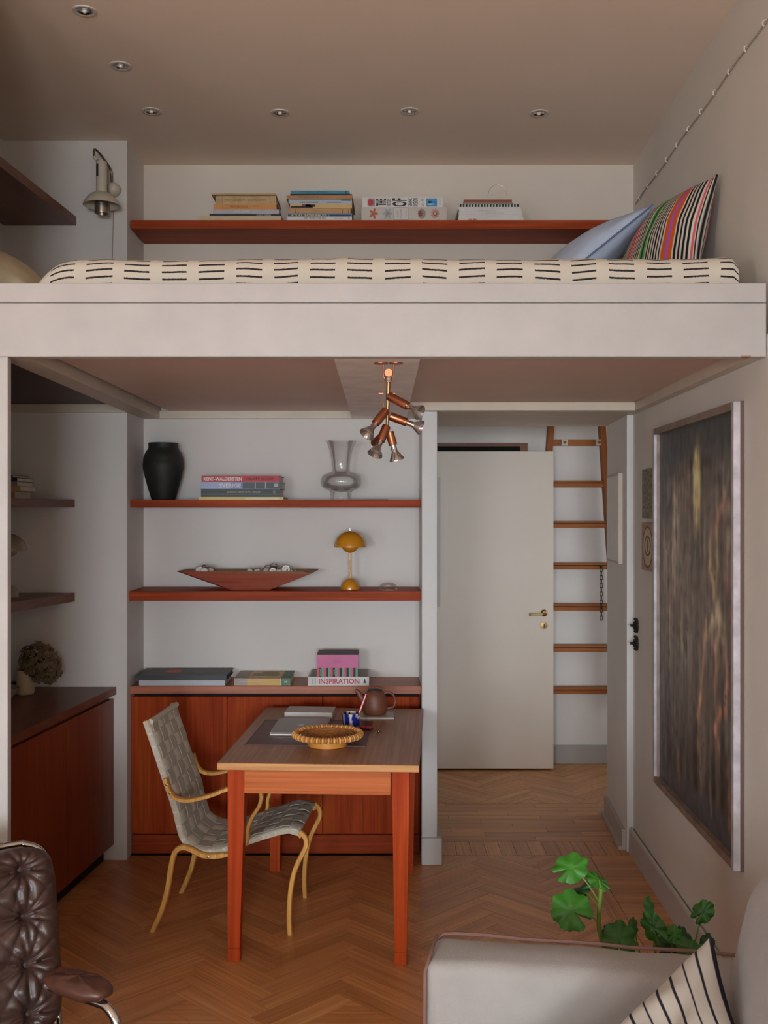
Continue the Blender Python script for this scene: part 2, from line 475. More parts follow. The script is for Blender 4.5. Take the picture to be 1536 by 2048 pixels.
# hallway shell
wbox('wall_hall_end', -0.6, 2.4, 6.94, 7.1, 0, 2.7, mat=M_hall, label='white end wall of the hallway behind the ladder')
wbox('wall_hall_left', -0.7, -0.6, 5.5, 7.1, 0, 2.7, mat=M_hall, label='left end of the hallway')
g = G(); g.box(2.4, 2.5, 5.3, 7.1, 0, .7); g.box(2.4, 2.5, 5.3, 7.1, 2.0, 2.7); g.box(2.4, 2.5, 5.3, 5.95, .7, 2.0); g.box(2.4, 2.5, 6.75, 7.1, .7, 2.0)
struct(g.obj('wall_hall_right', M_hall), 'right end of the hallway with an added window', 'wall')
wn = thing('window_4', 'small window added for its light at the unseen right end of the hallway', 'window', (2.45, 6.35, .7), PI / 2); wn['kind'] = 'structure'  # unseen window, made up to go with the added hall light
g = G()
for q in (-.4, -.02, .36): g.box(q, q + .04, -.03, .03, 0, 1.3)
for q in (0, 1.26): g.box(-.4, .4, -.03, .03, q, q + .04)
g.obj('window_frame', M_white, wn)
for qx in (-.36, .02): G().box(qx, qx + .34, -.004, .004, .04, 1.26).obj('pane', glass('window_glass'), wn)
wbox('wall_hall_front', 1.33, 2.5, 5.55, 5.75, 0, 2.7, mat=M_hall, label='front wall of the hallway beyond the jamb')
wbox('wall_hall_behind_niche', -0.7, 0.178, 5.5, 5.6, 0, 2.7, mat=M_hall, label='hallway wall behind the niche')
wbox('ceiling_hall', -0.7, 2.5, 5.5, 7.1, 2.6, 2.7, mat=M_ceil, label='hallway ceiling', cat='ceiling')
wbox('baseboard_hall', 0.98, 2.4, 6.918, 6.94, 0, 0.122, mat=M_white, label='white skirting under the ladder in the hallway', cat='baseboard', bev=0.003)

# ------------------------------------------------------------------ parquet floor
fl = struct(G().box(-3.3, 2.5, -5.2, 7.1, -0.06, -0.012).obj('floor', plain('parquet_joint', C(38, 22, 13), 0.8)), 'brown oak herringbone parquet floor', 'floor')
PW, PLN = 0.0795, 5
PL = PW * PLN
GAP = 0.0009
def clip(poly, nx, ny, c):
    out = []
    for i in range(len(poly)):
        a, b = poly[i], poly[(i + 1) % len(poly)]
        da = a[0] * nx + a[1] * ny - c; db = b[0] * nx + b[1] * ny - c
        if da <= 0: out.append(a)
        if da * db < 0:
            t = da / (da - db); out.append((a[0] + (b[0] - a[0]) * t, a[1] + (b[1] - a[1]) * t))
    return out
def plank_mesh(name, poly):
    g = G(); g.prism(poly, -0.012, 0.0); me_o = g.obj(name, M_oak); me = me_o.data
    bpy.data.objects.remove(me_o); return me
full = plank_mesh('plank', [(-PL / 2 + GAP, -PW / 2 + GAP), (PL / 2 - GAP, -PW / 2 + GAP), (PL / 2 - GAP, PW / 2 - GAP), (-PL / 2 + GAP, PW / 2 - GAP)])
far_g = G()
def put_plank(cx, cy, ang, ln, wd, clips, keep=True):
    ca, sa = math.cos(ang), math.sin(ang)
    loc = [(-ln / 2 + GAP, -wd / 2 + GAP), (ln / 2 - GAP, -wd / 2 + GAP), (ln / 2 - GAP, wd / 2 - GAP), (-ln / 2 + GAP, wd / 2 - GAP)]
    wp = [(cx + x * ca - y * sa, cy + x * sa + y * ca) for x, y in loc]
    q = wp
    for c in clips:
        q = clip(q, *c)
        if len(q) < 3: return
    ar = abs(sum(q[i][0] * q[(i + 1) % len(q)][1] - q[(i + 1) % len(q)][0] * q[i][1] for i in range(len(q)))) / 2
    if ar < 2e-4: return
    if not keep:
        far_g.prism(q, -0.012, 0.0); return
    if q is wp or (len(q) == 4 and abs(ar - (ln - 2 * GAP) * (wd - 2 * GAP)) < 1e-7 and abs(ln - PL) < 1e-6):
        me = full if abs(ln - PL) < 1e-6 and abs(wd - PW) < 1e-6 else None
    else: me = None
    if me is None:
        me = plank_mesh('plank', [((x - cx) * ca + (y - cy) * sa, -(x - cx) * sa + (y - cy) * ca) for x, y in q])
    o = bpy.data.objects.new('plank', me); o.location = (cx, cy, 0); o.rotation_euler = (0, 0, ang)
    COL.objects.link(o); o.parent = fl
def herring(x0, x1, y0, y1, ox, oy, near=None):
    clips = [(-1, 0, -x0), (1, 0, x1), (0, -1, -y0), (0, 1, y1)]
    r2 = math.sqrt(2)
    for b in range(-12, 13):
        for k in range(-100, 101):
            for hv in (0, 1):
                if hv == 0: u, v, an = k + PLN * b + PLN / 2, k - PLN * b + 0.5, PI / 4
                else: u, v, an = k + PLN * b + PLN + 0.5, k - PLN * b + 1 - PLN / 2, 3 * PI / 4
                X = (u - v) / r2 * PW + ox; Y = (u + v) / r2 * PW + oy
                if X < x0 - .3 or X > x1 + .3 or Y < y0 - .3 or Y > y1 + .3: continue
                put_plank(X, Y, an, PL, PW, clips, keep=(near is None or (Y > near and -1.36 < X)))
herring(-3.2, 0.925, -5.0, 5.075, -0.382, 0.02, near=3.42)
# border plank along the right wall and the cross planks beside it
for i in range(25):
    y0 = 5.0 - 0.4 * i
    put_plank(0.9595, y0 - 0.125, PI / 2, 0.4, 0.068, [(0, 1, 5.075)], keep=y0 > 3.4)
for i in range(60):
    y0 = 5.041 - 0.0667 * i
    put_plank(1.11, y0, 0.0, 0.232, 0.0667, [(0, 1, 5.075)], keep=y0 > 3.9)
# short upright blocks, red threshold and lengthwise planks in the passage
for i in range(16): put_plank(0.10 + 0.0725 * i, 5.185, PI / 2, 0.215, 0.0725, [], True)
put_plank(0.41, 5.335, 0, 0.72, 0.08, []); put_plank(1.02, 5.335, 0, 0.50, 0.08, [])
for r in range(8):
    x = 0.02 - 0.17 * (r % 3)
    while x < 1.3:
        put_plank(x + 0.25, 5.412 + r * 0.0745, 0, 0.5, 0.0745, [(1, 0, 1.3), (-1, 0, -0.05)]); x += 0.5
herring(0.0, 1.75, 5.975, 6.94, 0.05, 0.0)
if far_g.f:
    o = far_g.obj('parquet_field', M_oak, fl); o['kind'] = 'stuff'

# ------------------------------------------------------------------ the loft platform
lo = thing('loft_platform', 'white painted loft platform with a deep front beam spanning the opening', 'loft', (0, 3.2, 2.134))
g = G(); g.box(-1.26, RX(3.2) - 0.001, 3.2, 3.245, 2.2985, 2.358, bev=0.003); o = g.obj('top_board', M_white, lo, True)
g = G(); g.box(-1.26, RX(3.2) - 0.001, 3.2, 3.251, 2.1335, 2.297, bev=0.003); g.obj('front_board', M_white, lo, True)
G().prism([(1.088, 3.1990), (1.118, 3.1990), (1.118, 3.225), (1.098, 3.22)], 2.1327, 2.1365).obj('chipped_corner', plain('bare_pine', C(150, 108, 78), .8), lo, True)
g = G(); g.box(-1.258, RX(3.2) - 0.001, 3.25, 3.32, 2.150, 2.30); g.obj('inner_batten', M_strip, lo, True)
g = G(); g.box(-1.26, -1.147, 3.201, 3.232, 0.0, 2.1335, bev=0.003); g.obj('post', M_white, lo, True)
g = G(); g.box(-1.09, -0.15, 3.26, 5.355, 2.172, 2.20); g.obj('ceiling_panel', M_panel, lo, True)
g = G(); g.box(0.105, 1.16, 3.26, 5.0, 2.172, 2.20); g.obj('ceiling_panel', M_panel, lo, True)
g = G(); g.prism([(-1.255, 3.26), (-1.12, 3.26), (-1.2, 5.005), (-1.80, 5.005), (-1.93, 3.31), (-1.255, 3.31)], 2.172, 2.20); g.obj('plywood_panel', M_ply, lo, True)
g = G(); g.prism([(-0.155, 3.252), (0.112, 3.252), (0.112, 5.355), (-0.162, 5.355)], 2.134, 2.2)
g.obj('cross_beam', plain('worn_beam_paint', C(244, 234, 226), 0.55, var=0.10, vscale=9, bump=0.1), lo, True)
g = G(); g.prism([(-1.185, 3.252), (-1.10, 3.252), (-1.136, 5.355), (-1.2255, 5.355), (-1.2255, 5.0)], 2.134, 2.2); g.obj('side_beam', M_strip, lo, True)
g = G(); g.prism([(1.128, 3.252), (RX(3.25) - .002, 3.252), (RX(5.12) - .002, 5.12), (1.176, 5.12)], 2.134, 2.2); g.obj('side_beam', M_strip, lo, True)
g = G(); g.box(-1.136, -0.16, 5.315, 5.356, 2.134, 2.172); g.obj('ledger_strip', M_strip, lo, True)
g = G(); g.box(0.112, 1.176, 4.90, 4.964, 2.1345, 2.172); g.obj('ledger_strip', M_strip, lo, True)
g = G(); g.box(-1.84, -1.2265, 4.985, 5.009, 2.134, 2.172); g.obj('ledger_strip', M_strip, lo, True)
g = G(); g.prism([(-1.255, 3.262), (1.16, 3.262), (1.23, 5.356), (-1.2255, 5.356), (-1.2255, 5.005), (-1.80, 5.005), (-1.93, 3.31), (-1.255, 3.31)], 2.2001, 2.25); g.obj('deck', M_ply, lo, True)

# ------------------------------------------------------------------ shelves and cabinets
def shelf(label, x0, x1, y0, y1, z0, z1, group=None):
    return tag(G().box(x0, x1, y0, y1, z0, z1, bev=0.002).obj('wall_shelf', M_chX), label, 'shelf', group)
shelf('long cherry wood shelf on the back wall of the loft', -1.222, 1.255, 5.066, 5.356, 3.027, 3.069)
shelf('upper cherry shelf in the niche, holding the black vase and glass vase', -1.2255, 0.1775, 5.07, 5.356, 1.682, 1.718)
shelf('lower cherry shelf in the niche, holding the wooden trough and yellow lamp', -1.2255, 0.1775, 5.05, 5.356, 1.232, 1.279)
def lshelf(label, xe, slope, y0, z0, z1):
    ye = 5.009
    wl = lambda y: -1.813 - 0.0943 * (5.02 - y)
    poly = [(xe, ye), (xe - slope * (ye - y0), y0), (wl(y0) + 0.002, y0), (wl(ye) + 0.002, ye)]
    return tag(G().prism(poly, z0, z1).obj('wall_shelf', M_dkY), label, 'shelf')
lshelf('dark wooden shelf high on the left loft wall', -1.468, 0.06, 3.4, 3.027, 3.068)
lshelf('dark shelf in the left alcove with the stack of old books', -1.475, 0.15, 3.5, 1.682, 1.718)
lshelf('dark shelf in the left alcove with the grey mushroom lamp', -1.475, 0.2, 3.9, 1.233, 1.275)

# sideboard in the niche: worktop, then the cabinet below
tag(G().box(-1.2265, 0.1775, 5.068, 5.356, 0.782, 0.819, bev=0.002).obj('worktop', M_dkX), 'cherry worktop of the niche sideboard carrying flat books', 'worktop')
cb = thing('cabinet', 'cherry wood sideboard with three flush doors behind the desk', 'cabinet', (-0.52, 5.09, 0))
G().box(-1.222, 0.174, 5.106, 5.354, 0.0, 0.7815).obj('body', M_chZ, cb, True)
G().box(-1.220, 0.172, 5.085, 5.1055, 0.008, 0.095, bev=0.002).obj('plinth', M_chX, cb, True)
G().box(-1.215, 0.17, 5.104, 5.1058, 0.755, 0.7812).obj('shadow_gap', M_dark, cb, True)
for a, b in ((-1.222, -0.762), (-0.757, -0.299), (-0.294, 0.166)):
    G().box(a, b, 5.082, 5.1035, 0.104, 0.766, bev=0.0015).obj('door', M_chZ, cb, True)
# left cabinet
cs = 0.10; cxe = -1.289
cfx = lambda y: cxe - cs * (5.009 - y)
wlx = lambda y: -1.811 - 0.0943 * (5.02 - y)
g = G(); y0 = 3.36
g.prism([(cfx(5.009) + 0.012, 5.009), (cfx(y0) + 0.012, y0), (wlx(y0), y0), (wlx(5.009), 5.009)], 0.79, 0.826)
tag(g.obj('worktop', M_dkY), 'dark wooden worktop of the left alcove cabinet with the dried hydrangea', 'worktop')
cb = thing('cabinet', 'dark cherry cabinet with flush doors along the left alcove wall', 'cabinet', (-1.6, 4.2, 0))
g = G(); g.prism([(cfx(5.007) - .024, 5.007), (cfx(y0) - .024, y0), (wlx(y0) + .01, y0), (wlx(5.007) + .01, 5.007)], 0.085, 0.7895); g.obj('body', M_dkZ, cb, True)
g = G(); g.prism([(cfx(5.0) - .045, 5.0), (cfx(y0) - .045, y0), (wlx(y0) + .05, y0), (wlx(5.0) + .05, 5.0)], 0.0, 0.084); g.obj('plinth', M_dark, cb, True)
for a, b in ((5.007, 4.465), (4.460, 3.92), (3.915, 3.37)):
    g = G(); g.prism([(cfx(a), a), (cfx(b), b), (cfx(b) - .0235, b), (cfx(a) - .0235, a)], 0.075, 0.772); g.obj('door', M_dkZ, cb, True)

# ------------------------------------------------------------------ books
def ink(n, c): return plain(n, c, 0.6, var=0.02)
I_black = ink('ink_black', C(28, 25, 26)); I_white = ink('ink_white', C(222, 214, 206)); I_red = ink('ink_red', C(176, 36, 48))
I_dred = ink('ink_dull_red', C(132, 60, 40)); I_grey = ink('ink_grey', C(120, 116, 112)); I_cream = ink('ink_cream', C(206, 192, 160))

def book(label, x0, x1, z0, z1, yf, dep, col, rz=0.0, group=None, board=0.0025, spine=0.003, name='book', pagec=None, tilt_rough=0.5):
    wd = x1 - x0; h = z1 - z0
    r = thing(name, label, 'book' if name != 'magazine' else 'magazine', ((x0 + x1) / 2, yf + dep / 2, z0), rz, group)
    key = 'cover_%02x%02x%02x' % tuple(int(255 * c) for c in col[:3])
    m = plain(key, col, tilt_rough, var=0.05, vscale=20)
    b = min(board, h * 0.22)
    g = G()
    g.box(-wd / 2, wd / 2, -dep / 2, dep / 2, 0, b); g.box(-wd / 2, wd / 2, -dep / 2, dep / 2, h - b, h)
    g.box(-wd / 2, wd / 2, -dep / 2, -dep / 2 + spine, b, h - b)
    g.obj('cover', m, r)
    e = 0.004
    G().box(-wd / 2 + e, wd / 2 - e, -dep / 2 + spine, dep / 2 - e, b, h - b).obj('pages', pagec or M_paper, r)
    r['dep'] = dep; r['h'] = h; r['w'] = wd
    return r
def spine_patch(r, x0, x1, z0, z1, mat, name='printed_band', lift=0.0007):
    d = r['dep']
    return G().box(x0, x1, -d / 2 - lift, -d / 2 + 0.0002, z0, z1).obj(name, mat, r)
def top_patch(r, x0, x1, y0, y1, mat, name='cover_print', lift=0.0007):
    return G().box(x0, x1, y0, y1, r['h'] - 0.0002, r['h'] + lift).obj(name, mat, r)
def disc_patch(r, cx, cz, rx, rz, mat, name='cover_print', lift=0.0009, n=20, star=0, amp=0.0):
    d = r['dep']
    pts = [(cx + rx * (1 + amp * math.cos(star * 2 * PI * k / n)) * math.cos(2 * PI * k / n), cz + rz * (1 + amp * math.cos(star * 2 * PI * k / n)) * math.sin(2 * PI * k / n)) for k in range(n)]
    return G().prism(pts, 0, lift, M=Matrix.Translation((0, -d / 2, 0)) @ Matrix.Rotation(PI / 2, 4, 'X')).obj(name, mat, r)

def pxbook(label, xa, xb, yt, yb, d, dep, col, base, **k):
    """book whose spine spans the given pixels when its front stands d metres away, resting at height base"""
    p = at(xa, yb, d); q = at(xb, yt, d)
    hh = (yb - yt) * d / F
    return book(label, p.x, q.x, base, base + hh, d, dep, col, **k), base + hh

# loft shelf, first stack
Z = 3.0692; G1 = 'books stacked on the loft shelf'
r, Z = pxbook('wide cream book, lowest of the leftmost loft stack', 396, 563, 430, 438.5, 5.072, 0.27, C(196, 172, 138), Z, group=G1)
r, Z = pxbook('thin black book with white lettering in the leftmost loft stack', 419, 561, 425, 430, 5.075, 0.26, C(26, 27, 34), Z, group=G1)
lettering('VILHELM  THORDEN', r, 0.09, r['h'] / 2, 0.07, 0.005, I_white, -r['dep'] / 2 - .0008)
r, Z = pxbook('pale lilac grey book in the leftmost loft stack', 426, 558, 416, 425, 5.077, 0.25, C(176, 168, 172), Z, group=G1)
lettering('UTBLICKAR', r, -0.02, r['h'] / 2, 0.08, 0.009, I_white, -r['dep'] / 2 - .0008)
r, Z = pxbook('orange book with an upside down red title in the leftmost loft stack', 427, 553, 405, 416, 5.08, 0.25, C(202, 138, 72), Z, group=G1)
lettering('SPORTBOKEN', r, -0.03, r['h'] / 2 + .001, 0.085, 0.010, I_dred, -r['dep'] / 2 - .0008, rot=PI)
lettering('ADELSKY', r, 0.055, r['h'] / 2 + .002, 0.035, 0.006, I_dred, -r['dep'] / 2 - .0008, rot=PI)
# open fronted dictionary: boards overhang a recessed spine
p = at(424, 405, 5.085); q = at(553, 384, 5.085)
r = thing('book', 'worn tan dictionary with overhanging boards on top of the leftmost loft stack', 'book', ((p.x + q.x) / 2, 5.19, Z), 0.0, G1)
wd = q.x - p.x; hh = 0.046; mt = plain('tan_cloth', C(190, 160, 118), 0.8, var=0.12, vscale=30)
g = G(); g.box(-wd / 2, wd / 2, -0.13, 0.12, hh - 0.007, hh, bev=.001); g.box(-wd / 2 + .016, wd / 2 + .004, -0.11, 0.12, 0, 0.003); g.box(-wd / 2 + .018, wd / 2 - .002, -0.108, -0.104, 0.003, hh - 0.007); g.obj('cover', mt, r)
G().box(-wd / 2 + .02, wd / 2 - .004, -0.104, 0.115, 0.003, hh - 0.007).obj('pages', M_paper, r)
lettering('THE RAINBOW DICTIONARY', r, 0.006, 0.0195, 0.205, 0.011, I_dred, -0.1085)
for q_ in (-0.105, 0.125): G().box(q_, q_ + .0015, -0.1088, -0.108, 0.004, hh - 0.008).obj('spine_line', I_dred, r)

# second stack
Z = 3.0692
r, Z = pxbook('white paperback, lowest of the second loft stack', 574, 704, 431, 438.5, 5.072, 0.24, C(206, 198, 194), Z, group=G1)
lettering('JUST TRYING TO BE REAL', r, -0.02, r['h'] / 2, 0.105, 0.009, I_black, -r['dep'] / 2 - .0008, bold=.01)
lettering('Hugo Strangely', r, 0.092, r['h'] / 2, 0.045, 0.006, I_grey, -r['dep'] / 2 - .0008)
lettering('B', r, 0.142, r['h'] / 2, 0.006, 0.009, I_black, -r['dep'] / 2 - .0008)
r, Z = pxbook('blue book with a photographic spine in the second loft stack', 576, 704, 424, 431, 5.074, 0.25, C(84, 128, 158), Z, group=G1)
spine_patch(r, -.155, .04, .0008, .010, ink('spine_dim', C(58, 66, 66))); spine_patch(r, .045, .15, .0008, .010, ink('spine_navy', C(40, 56, 74)))
lettering('ATLAS INTERBIBLIO', r, -0.055, .0068, 0.17, 0.009, I_cream, -r['dep'] / 2 - .0012, bold=.015)
r, Z = pxbook('old tan ribbed book in the second loft stack', 577, 701, 414, 424, 5.085, 0.22, C(188, 140, 88), Z, group=G1)
for q_ in (-0.118, -0.105, 0.11, 0.14): spine_patch(r, q_, q_ + .003, .002, .022, ink('spine_brown', C(110, 72, 44)), 'spine_band')
lettering('KONSTHISTORIA', r, -0.01, r['h'] / 2, 0.05, 0.006, I_grey, -r['dep'] / 2 - .0008)
r, Z = pxbook('cream book with a dark photo band in the second loft stack', 580, 704, 404, 414, 5.08, 0.25, C(204, 168, 116), Z, group=G1)
spine_patch(r, -.146, -.04, .003, .012, I_black); spine_patch(r, -.092, -.05, .011, .020, I_dred); spine_patch(r, -.075, -.027, .008, .019, I_black)
r, Z = pxbook('light blue and white book in the second loft stack', 577, 704, 396, 404, 5.08, 0.26, C(168, 178, 190), Z, group=G1)
spine_patch(r, -.1, -.01, .004, .007, I_black); spine_patch(r, .03, .1, .004, .007, I_black); spine_patch(r, .1, .15, .013, .018, ink('spine_coffee', C(72, 46, 34)))
r, Z = pxbook('brown book with small punched lettering in the second loft stack', 574, 706, 389, 396, 5.068, 0.28, C(172, 122, 74), Z, group=G1, rz=-0.02)
lettering('VASTERGOTLAND', r, -0.05, r['h'] / 2, 0.1, 0.006, I_black, -r['dep'] / 2 - .0008)
r, Z = pxbook('thin black paperback in the second loft stack', 580, 704, 384.5, 389, 5.085, 0.2, C(34, 26, 24), Z, group=G1)
r, Z = pxbook('turquoise paperback on top of the second loft stack', 581, 699, 378.5, 384.5, 5.08, 0.2, C(58, 134, 158), Z, group=G1)
lettering('ETT FORNTIDA', r, -0.06, r['h'] / 2, 0.06, 0.007, ink('ink_navy', C(30, 60, 84)), -r['dep'] / 2 - .0008)
lettering('JAKTMARKEN', r, 0.01, r['h'] / 2, 0.05, 0.007, ink('ink_navy', C(30, 60, 84)), -r['dep'] / 2 - .0008)
spine_patch(r, .12, .132, .001, .013, ink('spine_blue', C(24, 92, 128)))

# third stack: two thick picture books
Z = 3.0692
r, Z = pxbook('thick grey picture book with flower emblems under the graphic design book', 723, 893.5, 412, 438.5, 5.072, 0.25, C(192, 182, 172), Z, group=G1)
hz = r['h'] / 2
disc_patch(r, -.148, hz, .016, .019, ink('print_coral', C(176, 92, 60)), 'flower_emblem', n=40, star=5, amp=.45)
disc_patch(r, -.08, hz, .019, .022, ink('print_pale_blue', C(150, 160, 170)), 'flower_emblem', n=42, star=6, amp=.3)
disc_patch(r, -.08, hz, .008, .008, ink('print_coral2', C(176, 110, 90)), 'flower_emblem', lift=.0013, n=30, star=3, amp=.5)
disc_patch(r, .085, hz, .019, .023, ink('print_mauve', C(150, 128, 118)), 'flower_emblem', n=48, star=12, amp=.12)
disc_patch(r, .078, hz, .010, .014, ink('print_brown', C(120, 66, 50)), 'flower_emblem', lift=.0013, n=32, star=8, amp=.25)
disc_patch(r, .15, hz, .019, .022, ink('print_rose', C(184, 130, 122)), 'flower_emblem', n=48, star=9, amp=.12)
disc_patch(r, .15, hz, .010, .011, ink('print_maroon', C(118, 66, 56)), 'flower_emblem', lift=.0013)
disc_patch(r, .15, hz, .006, .006, ink('print_gold', C(206, 178, 112)), 'flower_emblem', lift=.0017)
spine_patch(r, -.052, .022, .003, 2 * hz - .002, I_grey, 'label_border'); spine_patch(r, -.0505, .0205, .0045, 2 * hz - .0035, ink('label_paper', C(204, 194, 186)), 'spine_label', .0012)
lettering('SEBASTIAN', r, -.017, hz, .045, .008, I_grey, -r['dep'] / 2 - .0015, rot=-PI / 2)
lettering('LINSE', r, -.031, hz, .03, .008, I_grey, -r['dep'] / 2 - .0015, rot=-PI / 2)
lettering('PHAIDON', r, .011, hz, .03, .004, I_grey, -r['dep'] / 2 - .0015, rot=-PI / 2)
r, Z = pxbook('white graphic design book with bold black sideways lettering and a blue picture', 725, 886, 392, 412, 5.078, 0.25, C(216, 208, 200), Z, group=G1)
hz = r['h'] / 2; yl = -r['dep'] / 2 - .0008; sc = 0.388 / 1382.0
bx = lambda c: (c - 85 - 686) * sc
lettering('THE', r, bx(398), hz, .036, 0.048, I_black, yl, rot=PI / 2, bold=.03)
lettering('HISTORY', r, bx(532), hz, .038, 0.020, I_black, yl, rot=PI / 2, bold=.02)
lettering('OF', r, bx(715), hz, .040, 0.073, I_black, yl, rot=PI / 2, bold=.03)
lettering('GRAPHIC', r, bx(900), hz, .040, 0.019, I_black, yl, rot=PI / 2, bold=.02)
lettering('DESIGN', r, bx(990), hz, .040, 0.022, I_black, yl, rot=PI / 2, bold=.02)
lettering('60 - 90', r, bx(1115), hz, .036, 0.012, I_black, yl, rot=PI / 2)
lettering('TASCHEN', r, bx(1408), hz, .034, 0.006, I_grey, yl, rot=PI / 2)
spine_patch(r, bx(165), bx(292), .004, 2 * hz - .005, ink('print_grey', C(140, 138, 140)), 'apple_picture')
disc_patch(r, bx(218), hz - .001, .0135, .0155, ink('print_red', C(186, 44, 52)), 'apple_picture', lift=.0013)
spine_patch(r, bx(1176), bx(1362), .004, 2 * hz - .005, ink('print_blue', C(62, 142, 190)), 'blue_picture')
disc_patch(r, bx(1265), hz + .001, .018, .004, I_black, 'blue_picture', lift=.0013, n=30, star=3, amp=.5)
disc_patch(r, bx(1250), hz - .009, .016, .003, I_white, 'blue_picture', lift=.0013)

# fourth stack: magazines, ring-bound book, brown album
Z = 3.0692; GM = 'magazines stacked on the loft shelf'
labs = ['white magazine with red lettering, lowest in the loft magazine stack', 'white magazine second from the bottom of the loft stack', 'white magazine third from the bottom of the loft stack', 'white magazine fourth from the bottom of the loft stack', 'ivory magazine just under the ring-bound notebook']
rows = [(917, 1048, 432, 438.5), (918, 1045, 426, 432), (918, 1044, 421, 426), (918, 1043.5, 416.5, 421), (917, 1042, 411.5, 416.5)]
for (xa, xb, yt, yb), l in zip(rows, labs):
    r, Z = pxbook(l, xa, xb, yt, yb, 5.075 + random.uniform(0, .006), 0.25, C(208, 201, 194), Z, group=GM, name='magazine', board=.001, spine=.001, rz=random.uniform(-.008, .008))
    if yt == 432: lettering('AG  MIX', r, -.09, r['h'] / 2 - .002, .042, .009, I_red, -r['dep'] / 2 - .0008, bold=.03)
    else: lettering('NORDISK FORM OCH RUM', r, .02 + random.uniform(-.04, .04), r['h'] / 2, .09, .003, I_grey, -r['dep'] / 2 - .0008)
p = at(920, 411, 5.08); q = at(1038, 403, 5.08)
r = thing('ring_notebook', 'notebook with a black comb binding in the loft magazine stack', 'notebook', ((p.x + q.x) / 2, 5.2, Z))
wd = q.x - p.x
G().box(-wd / 2, wd / 2, -.105, .11, 0, .019).obj('pages', plain('white_page', C(206, 198, 190), .8), r)
for k in range(20):
    x = -wd / 2 + .004 + k * (wd - .008) / 19
    G().box(x - .0035, x + .0035, -.112, -.1051, 0.0, .018, bev=.001).obj('binding_tooth', I_black, r)
Z += .0195
r, Z = pxbook('thin grey book under the brown album on the loft shelf', 927, 1026, 399.5, 403, 5.1, 0.18, C(142, 126, 112), Z, group=G1)
r, Z = pxbook('brown leather album on top of the loft magazine stack', 928, 1024, 393, 399.5, 5.1, 0.18, C(142, 74, 44), Z, group=G1)
tag(G().tube([at(995 + 19 * math.cos(PI * k / 24), 393.2 - 24 * math.sin(PI * k / 24), 5.11) for k in range(25)], .0009, 5).obj('wire_loop', M_brass), 'fine wire loop standing on the brown album', 'wire')

# niche: pile of four large books
Z = 1.7182; GN = 'books piled on the upper niche shelf'
r, Z = pxbook('thin yellow book at the bottom of the pile on the upper niche shelf', 397, 567, 992.5, 998.5, 5.085, 0.255, C(206, 182, 108), Z, group=GN)
spine_patch(r, .02, .185, .003, .0115, ink('spine_pale', C(222, 212, 176)))
r, Z = pxbook('dark green black glossy book in the pile on the upper niche shelf', 402, 559, 976, 992, 5.09, 0.25, C(30, 38, 36), Z, group=GN, tilt_rough=.5)
lettering('JORDEN SEDD FRÅN HIMLEN', r, .018, .024, .165, .011, I_cream, -r['dep'] / 2 - .0008, bold=.01)
lettering('Yann Arthus-Bertrand', r, -.135, .0235, .055, .004, I_grey, -r['dep'] / 2 - .0008)
spine_patch(r, -.19, .19, .0125, .0145, ink('spine_gloss', C(150, 156, 156)), 'spine_stripe'); disc_patch(r, .165, .024, .007, .007, I_grey, 'publisher_mark')
r, Z = pxbook('pale blue and grey book in the pile on the upper niche shelf', 401, 561, 962, 976, 5.085, 0.26, C(156, 164, 196), Z, group=GN)
spine_patch(r, .01, .196, .001, .033, ink('spine_dark_photo', C(84, 92, 92))); spine_patch(r, -.045, .008, .001, .033, ink('spine_blue2', C(128, 138, 186)))
lettering('SVERIGE', r, -.05, r['h'] / 2, .105, .020, I_white, -r['dep'] / 2 - .0013, bold=.02)
for q_ in (.07, .12): spine_patch(r, q_, q_ + .003, .001, .033, I_white, 'spine_line', .0012)
spine_patch(r, .162, .182, .01, .026, ink('stamp', C(176, 172, 168)), 'publisher_mark', .0012)
r, Z = pxbook('red book with hand drawn white letters on top of the niche pile', 403, 558, 949.5, 962, 5.09, 0.26, C(178, 22, 34), Z, group=GN)
lettering('KENT-WALDERSTEN', r, -.085, r['h'] / 2, .185, .017, I_white, -r['dep'] / 2 - .0008, bold=.035)
lettering('I BLATT', r, .062, r['h'] / 2, .065, .013, ink('ink_maroon', C(96, 18, 26)), -r['dep'] / 2 - .0008, bold=.02)
lettering('AR SVART', r, .132, r['h'] / 2, .06, .013, ink('ink_maroon', C(96, 18, 26)), -r['dep'] / 2 - .0008, bold=.02)
tag(G().box(-.17, .02, 5.10, 5.24, 1.7183, 1.7225, bev=.001).obj('writing_pad', I_grey), 'thin dark pad lying right of the glass vase', 'pad')

# sideboard top: flat books
Z = 0.8192; GS = 'books lying on the niche sideboard'
r, Z = pxbook('pale grey slipcase box under the black portfolio on the sideboard', 278, 450, 1358.5, 1369, 5.085, 0.22, C(178, 180, 184), Z, group=GS)
r, Z = pxbook('large black portfolio with an orange oval on the sideboard', 270.5, 453, 1349, 1358.5, 5.09, 0.235, C(46, 43, 45), Z, group=GS, pagec=I_black)
G().prism([(-.06 + .04 * math.cos(2 * PI * k / 32), .015 + .05 * math.sin(2 * PI * k / 32)) for k in range(32)], r['h'] - .0002, r['h'] + .0008).obj('orange_oval', ink('print_orange', C(190, 92, 66)), r)
for x_, y_, w_ in ((-.015, .0, .03), (.03, .03, .05), (.05, -.02, .04)): top_patch(r, x_, x_ + w_, y_, y_ + .012, ink('print_grey2', C(110, 108, 106)))
Z = 0.8192
r, Z = pxbook('yellow book with grey and green bands on the sideboard', 468.5, 581, 1355.5, 1369.5, 5.09, 0.235, C(206, 164, 92), Z, group=GS)
wd = r['w']; dp = r['dep']
